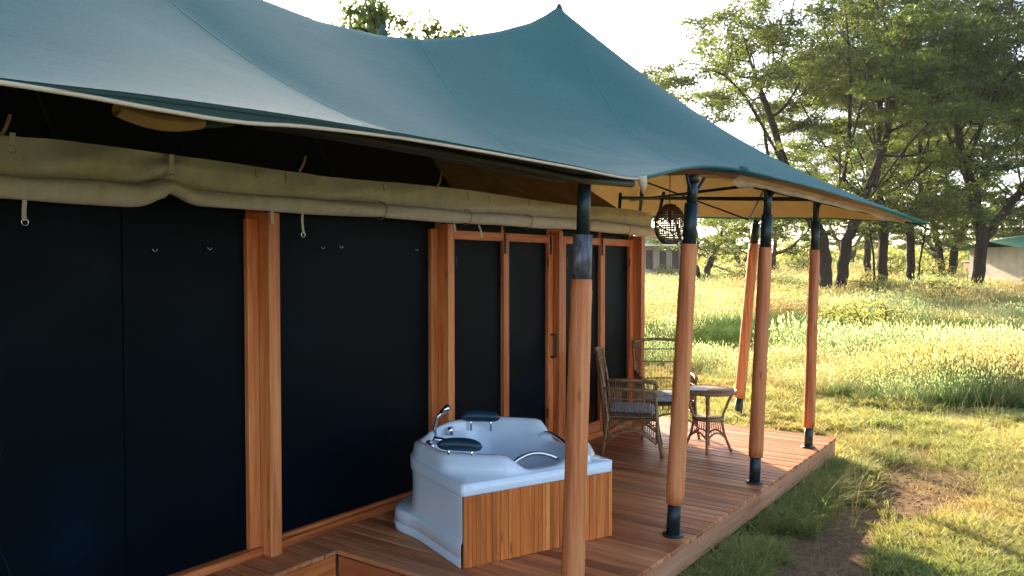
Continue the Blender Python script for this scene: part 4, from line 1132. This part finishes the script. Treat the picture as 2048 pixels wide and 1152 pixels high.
# ------------------------------------------------------------------ grass
def tuft(name, mat, n, h, spread, wd, lean, seed, seeds=0):
    r = np.random.default_rng(seed); V = []; F = []; hg = []
    for b in range(n):
        a = r.uniform(0, 2 * math.pi); d = spread * math.sqrt(r.random()); bx_, by_ = d * math.cos(a), d * math.sin(a)
        hh = h * r.uniform(0.55, 1.15); la = a + r.normal() * 0.9; ln = lean * hh * r.uniform(0.2, 1.3); wa = r.uniform(0, math.pi); ww = wd * r.uniform(0.7, 1.3)
        o = len(V); wx_, wy_ = math.cos(wa) * ww, math.sin(wa) * ww
        for t, wk in ((0, 1.0), (0.5, 0.8)):
            cx, cy, cz = bx_ + math.cos(la) * ln * t * t, by_ + math.sin(la) * ln * t * t, hh * t * (1 - 0.15 * lean * t)
            V += [(cx - wx_ * wk, cy - wy_ * wk, cz), (cx + wx_ * wk, cy + wy_ * wk, cz)]; hg += [t * .9, t * .9]
        tx, ty, tz = bx_ + math.cos(la) * ln, by_ + math.sin(la) * ln, hh * (1 - 0.2 * lean)
        V.append((tx, ty, tz)); hg.append(1.0)
        F += [(o, o + 1, o + 3), (o, o + 3, o + 2), (o + 2, o + 3, o + 4)]
        if b < seeds:
            o = len(V); sl_ = 0.10 * h / 0.7; sw = 0.009 * h / 0.7 * 1.3
            V += [(tx - sw, ty, tz), (tx + sw, ty, tz), (tx, ty - sw, tz + sl_ * .5), (tx, ty + sw, tz + sl_ * .5), (tx + math.cos(la) * .02, ty + math.sin(la) * .02, tz + sl_)]
            hg += [1.0] * 5; F += [(o, o + 1, o + 4), (o + 2, o + 3, o + 4), (o, o + 2, o + 1)]
    ob = np_mesh(name, V, F, mat, False)
    at2 = ob.data.attributes.new('hgt', 'FLOAT', 'POINT'); at2.data.foreach_set('value', np.array(hg, np.float32))
    return ob
def scatter(name, protos, pts, rz, tilt, scl, idx, label, cat):
    pc = bpy.data.collections.new(name + '_tufts')
    for o in protos: pc.objects.link(o)
    me = bpy.data.meshes.new(name); me.vertices.add(len(pts)); me.vertices.foreach_set('co', np.asarray(pts, np.float32).ravel())
    for nm, ty, dat in (('rz', 'FLOAT', rz), ('tilt', 'FLOAT', tilt), ('scl', 'FLOAT', scl), ('pidx', 'INT', idx)):
        a_ = me.attributes.new(nm, ty, 'POINT'); a_.data.foreach_set('value', np.asarray(dat, np.int32 if ty == 'INT' else np.float32))
    ob = bpy.data.objects.new(name, me); col.objects.link(ob)
    g = bpy.data.node_groups.new(name + '_scatter', 'GeometryNodeTree')
    g.interface.new_socket('Geometry', in_out='INPUT', socket_type='NodeSocketGeometry'); g.interface.new_socket('Geometry', in_out='OUTPUT', socket_type='NodeSocketGeometry')
    gi = g.nodes.new('NodeGroupInput'); go = g.nodes.new('NodeGroupOutput'); ip = g.nodes.new('GeometryNodeInstanceOnPoints'); ci = g.nodes.new('GeometryNodeCollectionInfo')
    ci.inputs['Collection'].default_value = pc; ci.inputs['Separate Children'].default_value = True; ci.inputs['Reset Children'].default_value = True
    def na(nm, ty):
        n_ = g.nodes.new('GeometryNodeInputNamedAttribute'); n_.data_type = ty; n_.inputs['Name'].default_value = nm; return n_.outputs['Attribute']
    cx = g.nodes.new('ShaderNodeCombineXYZ'); g.links.new(na('tilt', 'FLOAT'), cx.inputs[0]); g.links.new(na('rz', 'FLOAT'), cx.inputs[2])
    cs = g.nodes.new('ShaderNodeCombineXYZ'); s_ = na('scl', 'FLOAT')
    for i in range(3): g.links.new(s_, cs.inputs[i])
    g.links.new(gi.outputs[0], ip.inputs['Points']); g.links.new(ci.outputs[0], ip.inputs['Instance'])
    ip.inputs['Pick Instance'].default_value = True; g.links.new(na('pidx', 'INT'), ip.inputs['Instance Index'])
    g.links.new(cx.outputs[0], ip.inputs['Rotation']); g.links.new(cs.outputs[0], ip.inputs['Scale']); g.links.new(ip.outputs[0], go.inputs[0])
    md = ob.modifiers.new('scatter', 'NODES'); md.node_group = g
    return tag(ob, label, cat, None, 'stuff')
def wedge(n, d0, d1, power=1.0, px0=1150, px1=2200):
    """random places in the open meadow, d metres ahead"""
    t = rng.random(n); d = (d0 ** (1 - power) + t * (d1 ** (1 - power) - d0 ** (1 - power))) ** (1 / (1 - power)) if power != 1 else d0 * (d1 / d0) ** t
    px = rng.uniform(px0, px1, n)
    fx, fy = fwv.x, fwv.y
    x = 4.22 + fx * d + rt.x * (px - 1024) / 1588 * d; y = fy * d + rt.y * (px - 1024) / 1588 * d
    return x, y, d
def tall_mask(x, y):
    b = 13.0 - 0.40 * x + 2.2 * (vnoise(x, y, 2.0, 41) - 0.5)
    return np.clip((y - b) / 1.6, 0, 1)
def not_tent(x, y): return ~((x < 2.08) & (x > -5) & (y < 8.84)) & ~((x < -0.3) & (x > -5) & (y < 9.3))

# short turf
x, y, d = wedge(100000, 3.4, 26, 1.35)
keep = not_tent(x, y) & (rng.random(len(x)) > tall_mask(x, y) * 0.9) & (rng.random(len(x)) > bare(x, y) * 1.22)
keep &= (vnoise(x, y, 0.55, 43) * 0.55 + vnoise(x, y, 0.16, 44) * 0.45) > 0.32 + rng.random(len(x)) * 0.36
x, y, d = x[keep], y[keep], d[keep]
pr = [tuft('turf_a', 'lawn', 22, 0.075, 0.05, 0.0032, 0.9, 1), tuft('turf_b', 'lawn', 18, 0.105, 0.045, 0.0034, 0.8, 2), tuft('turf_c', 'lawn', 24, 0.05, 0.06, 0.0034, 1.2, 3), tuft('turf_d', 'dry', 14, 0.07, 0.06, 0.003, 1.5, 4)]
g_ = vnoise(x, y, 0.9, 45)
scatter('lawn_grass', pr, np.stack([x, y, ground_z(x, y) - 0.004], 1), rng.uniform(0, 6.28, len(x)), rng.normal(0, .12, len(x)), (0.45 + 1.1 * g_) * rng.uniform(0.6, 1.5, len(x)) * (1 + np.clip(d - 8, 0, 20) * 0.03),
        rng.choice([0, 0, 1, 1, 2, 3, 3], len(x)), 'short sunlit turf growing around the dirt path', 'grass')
# rough stalky clumps standing in the turf
x, y, d = wedge(5200, 6.5, 24, 1.3)
keep = not_tent(x, y) & (x > 2.9 - 1.2 * (y > 9.6)) & (vnoise(x, y, 1.3, 61) * 0.6 + vnoise(x, y, 0.4, 62) * 0.4 > 0.52) & (rng.random(len(x)) > bare(x, y))
x, y = x[keep], y[keep]
pr = [tuft('clump_a', 'dry', 14, 0.17, 0.07, 0.0028, 1.2, 15, 2), tuft('clump_b', 'lawn', 16, 0.16, 0.06, 0.0036, 1.0, 16), tuft('clump_c', 'dry', 9, 0.26, 0.06, 0.0026, 0.9, 17, 5)]
scatter('rough_grass', pr, np.stack([x, y, ground_z(x, y) - 0.005], 1), rng.uniform(0, 6.28, len(x)), rng.normal(0, .2, len(x)), rng.uniform(0.45, 1.15, len(x)) * np.clip((y - 3) / 7, 0.5, 1.25), rng.choice([0, 1, 1, 2], len(x)), 'rough straw coloured clumps scattered over the turf', 'grass')
# rank grass along and under the deck edge
x = np.concatenate([rng.uniform(1.75, 2.5, 2600), rng.uniform(2.0, 3.2, 500)]); y = np.concatenate([rng.uniform(4.4, 9.4, 2600), rng.uniform(8.6, 10.5, 500)])
keep = (vnoise(x, y, 0.5, 46) > 0.42) & (rng.random(len(x)) > np.abs(x - 2.15) * 0.9)
x, y = x[keep], y[keep]
pr = [tuft('rank_a', 'lawn', 22, 0.19, 0.06, 0.0036, 1.1, 5), tuft('rank_b', 'lawn', 18, 0.25, 0.07, 0.004, 1.3, 6), tuft('rank_c', 'dry', 14, 0.20, 0.08, 0.003, 1.7, 7)]
scatter('rank_grass', pr, np.stack([x, y, ground_z(x, y) - 0.005], 1), rng.uniform(0, 6.28, len(x)), rng.normal(0, .2, len(x)), rng.uniform(0.5, 1.1, len(x)), rng.choice([0, 0, 1, 2], len(x)), 'rank green grass along the foot of the deck', 'grass')
# dry stalks lying on the bare soil
x = rng.uniform(1.9, 4.6, 4200); y = rng.uniform(4.2, 12.5, 4200); keep = vnoise(x, y, 0.6, 47) > 0.38; x, y = x[keep], y[keep]
pr = [tuft('straw_a', 'dry', 5, 0.16, 0.07, 0.0022, 2.4, 8), tuft('straw_b', 'dry', 4, 0.22, 0.09, 0.002, 2.6, 9)]
scatter('dry_straw', pr, np.stack([x, y, ground_z(x, y) + 0.004], 1), rng.uniform(0, 6.28, len(x)), rng.normal(0, .9, len(x)), rng.uniform(0.5, 1.1, len(x)), rng.choice([0, 1], len(x)), 'dry straw strewn over the bare soil', 'straw')
# clods and small stones on the worn path
k = NT('clod_soil')
M['clod'] = k.end(k.bsdf(k.ramp(k.noise(k.coords((1, 1, 1)), 30, 4), [(0.3, lin(92, 68, 48)), (0.7, lin(150, 122, 92))]), 0.95, spec=0.1))
def clod(name, seed):
    r = np.random.default_rng(seed); t = (1 + 5 ** .5) / 2
    v_ = np.array([(-1, t, 0), (1, t, 0), (-1, -t, 0), (1, -t, 0), (0, -1, t), (0, 1, t), (0, -1, -t), (0, 1, -t), (t, 0, -1), (t, 0, 1), (-t, 0, -1), (-t, 0, 1)], float)
    v_ = v_ / np.linalg.norm(v_, axis=1)[:, None] * r.uniform(0.65, 1.2, (12, 1)) * np.array([0.014, 0.011, 0.007])
    f_ = [(0, 11, 5), (0, 5, 1), (0, 1, 7), (0, 7, 10), (0, 10, 11), (1, 5, 9), (5, 11, 4), (11, 10, 2), (10, 7, 6), (7, 1, 8), (3, 9, 4), (3, 4, 2), (3, 2, 6), (3, 6, 8), (3, 8, 9), (4, 9, 5), (2, 4, 11), (6, 2, 10), (8, 6, 7), (9, 8, 1)]
    return np_mesh(name, v_, f_, 'clod', False)
x = rng.uniform(1.9, 4.4, 9000); y = rng.uniform(4.0, 11.5, 9000); keep = rng.random(9000) < bare(x, y) * 0.8; x, y = x[keep], y[keep]
scatter('soil_clods', [clod('clod_a', 1), clod('clod_b', 2), clod('clod_c', 3)], np.stack([x, y, ground_z(x, y) + 0.001], 1), rng.uniform(0, 6.28, len(x)), rng.normal(0, .2, len(x)), rng.uniform(0.25, 1.3, len(x)) ** 1.6, rng.choice([0, 1, 2], len(x)), 'small clods and stones on the worn dirt path', 'soil')
# tall meadow grass
x, y, d = wedge(60000, 12, 110, 1.25)
keep = not_tent(x, y) & (rng.random(len(x)) < tall_mask(x, y)) & (rng.random(len(x)) < 0.35 + 0.9 * vnoise(x, y, 3.0, 48))
x, y, d = x[keep], y[keep], d[keep]
M['lush_shade'] = grass_mat('lush_shade_blades', lin(34, 50, 24), lin(54, 76, 36), lin(88, 108, 54), (1.2, 1.4, 0.9, 1), 0.3)  # greener grass, its colour darkened to stand for the shade of trees
pr = [tuft('tall_a', 'tall', 30, 0.62, 0.16, 0.0045, 0.55, 10, 5), tuft('tall_b', 'tall', 26, 0.78, 0.18, 0.0045, 0.7, 11, 8), tuft('tall_c', 'tall', 32, 0.45, 0.18, 0.005, 0.9, 12, 0), tuft('tall_d', 'dry', 20, 0.72, 0.16, 0.004, 0.7, 13, 7), tuft('tall_e', 'lush_shade', 34, 0.55, 0.2, 0.006, 0.8, 14, 0)]
lush_shade = np.exp(-(((y - 25.5 - 0.35 * x) / 5.0) ** 2)) * np.clip((x + 9) / 6, 0, 1) + 0.8 * np.exp(-(((x + 4) / 3) ** 2 + ((y - 19) / 2.2) ** 2))  # meadow band and patch where tree shade is painted by darker grass
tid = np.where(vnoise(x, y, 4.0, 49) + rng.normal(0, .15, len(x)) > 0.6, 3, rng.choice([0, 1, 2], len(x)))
tid = np.where(rng.random(len(x)) < lush_shade * (0.5 + 1.3 * vnoise(x, y, 1.6, 52)), 4, tid)
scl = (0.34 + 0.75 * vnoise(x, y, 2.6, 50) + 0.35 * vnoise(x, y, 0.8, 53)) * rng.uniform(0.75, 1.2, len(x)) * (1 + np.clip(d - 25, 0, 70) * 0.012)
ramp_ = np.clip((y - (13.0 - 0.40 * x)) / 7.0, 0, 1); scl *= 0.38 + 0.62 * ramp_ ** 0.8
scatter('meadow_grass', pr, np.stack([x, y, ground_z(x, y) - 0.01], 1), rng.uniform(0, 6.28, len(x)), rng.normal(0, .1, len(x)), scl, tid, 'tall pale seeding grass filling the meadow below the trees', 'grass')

# ------------------------------------------------------------------ far scrub on the horizon and the warm air in between
fr = np.random.default_rng(77); LVs = []
for b in range(150):
    d_ = fr.uniform(125, 260); px = fr.uniform(1150, 2200); hh = fr.uniform(1.5, 6.0) * (1.25 if fr.random() < .2 else 1); ww = hh * fr.uniform(0.7, 1.5)
    p = C0 + fwv * d_ + rt * ((px - 1024) / 1588 * d_); z0 = float(ground_z(p.x, p.y)); m = int(70 + 45 * hh)
    q = fr.normal(size=(m, 3)); q /= np.linalg.norm(q, axis=1)[:, None]; c = np.array([p.x, p.y, z0 + hh * 0.55]) + q * (fr.random(m) ** 0.45)[:, None] * np.array([ww, ww, hh * 0.5])
    a1 = fr.normal(size=(m, 3)); a1 /= np.linalg.norm(a1, axis=1)[:, None]; a2 = np.cross(a1, fr.normal(size=(m, 3))); a2 /= np.linalg.norm(a2, axis=1)[:, None]
    ln = fr.uniform(0.18, 0.5, m)[:, None]
    LVs.append(np.stack([c - a1 * ln, c + a2 * ln * .6, c + a1 * ln, c - a2 * ln * .6], 1))
LVs = np.concatenate(LVs); belt = np_mesh('far_scrub', LVs.reshape(-1, 3), np.arange(len(LVs) * 4).reshape(-1, 4), 'leaf2', None)
tag(belt, 'far pale scrub along the horizon between the trunks', 'scrub', None, 'stuff')
k = NT('warm_haze')
pv = k.n('ShaderNodeVolumePrincipled'); pv.inputs['Color'].default_value = (1.0, 0.95, 0.86, 1); pv.inputs['Density'].default_value = 0.0002; pv.inputs['Anisotropy'].default_value = 0.35
k.l(pv.outputs[0], k.out.inputs['Volume']); M['haze'] = k.m
hz = MB().box(-1000, 1000, -400, 1700, -2.0, 26.0).build('haze', 'haze', None)
tag(hz, 'warm thin haze hanging over the meadow', None, None, 'stuff')
sc.cycles.volume_bounces = 0
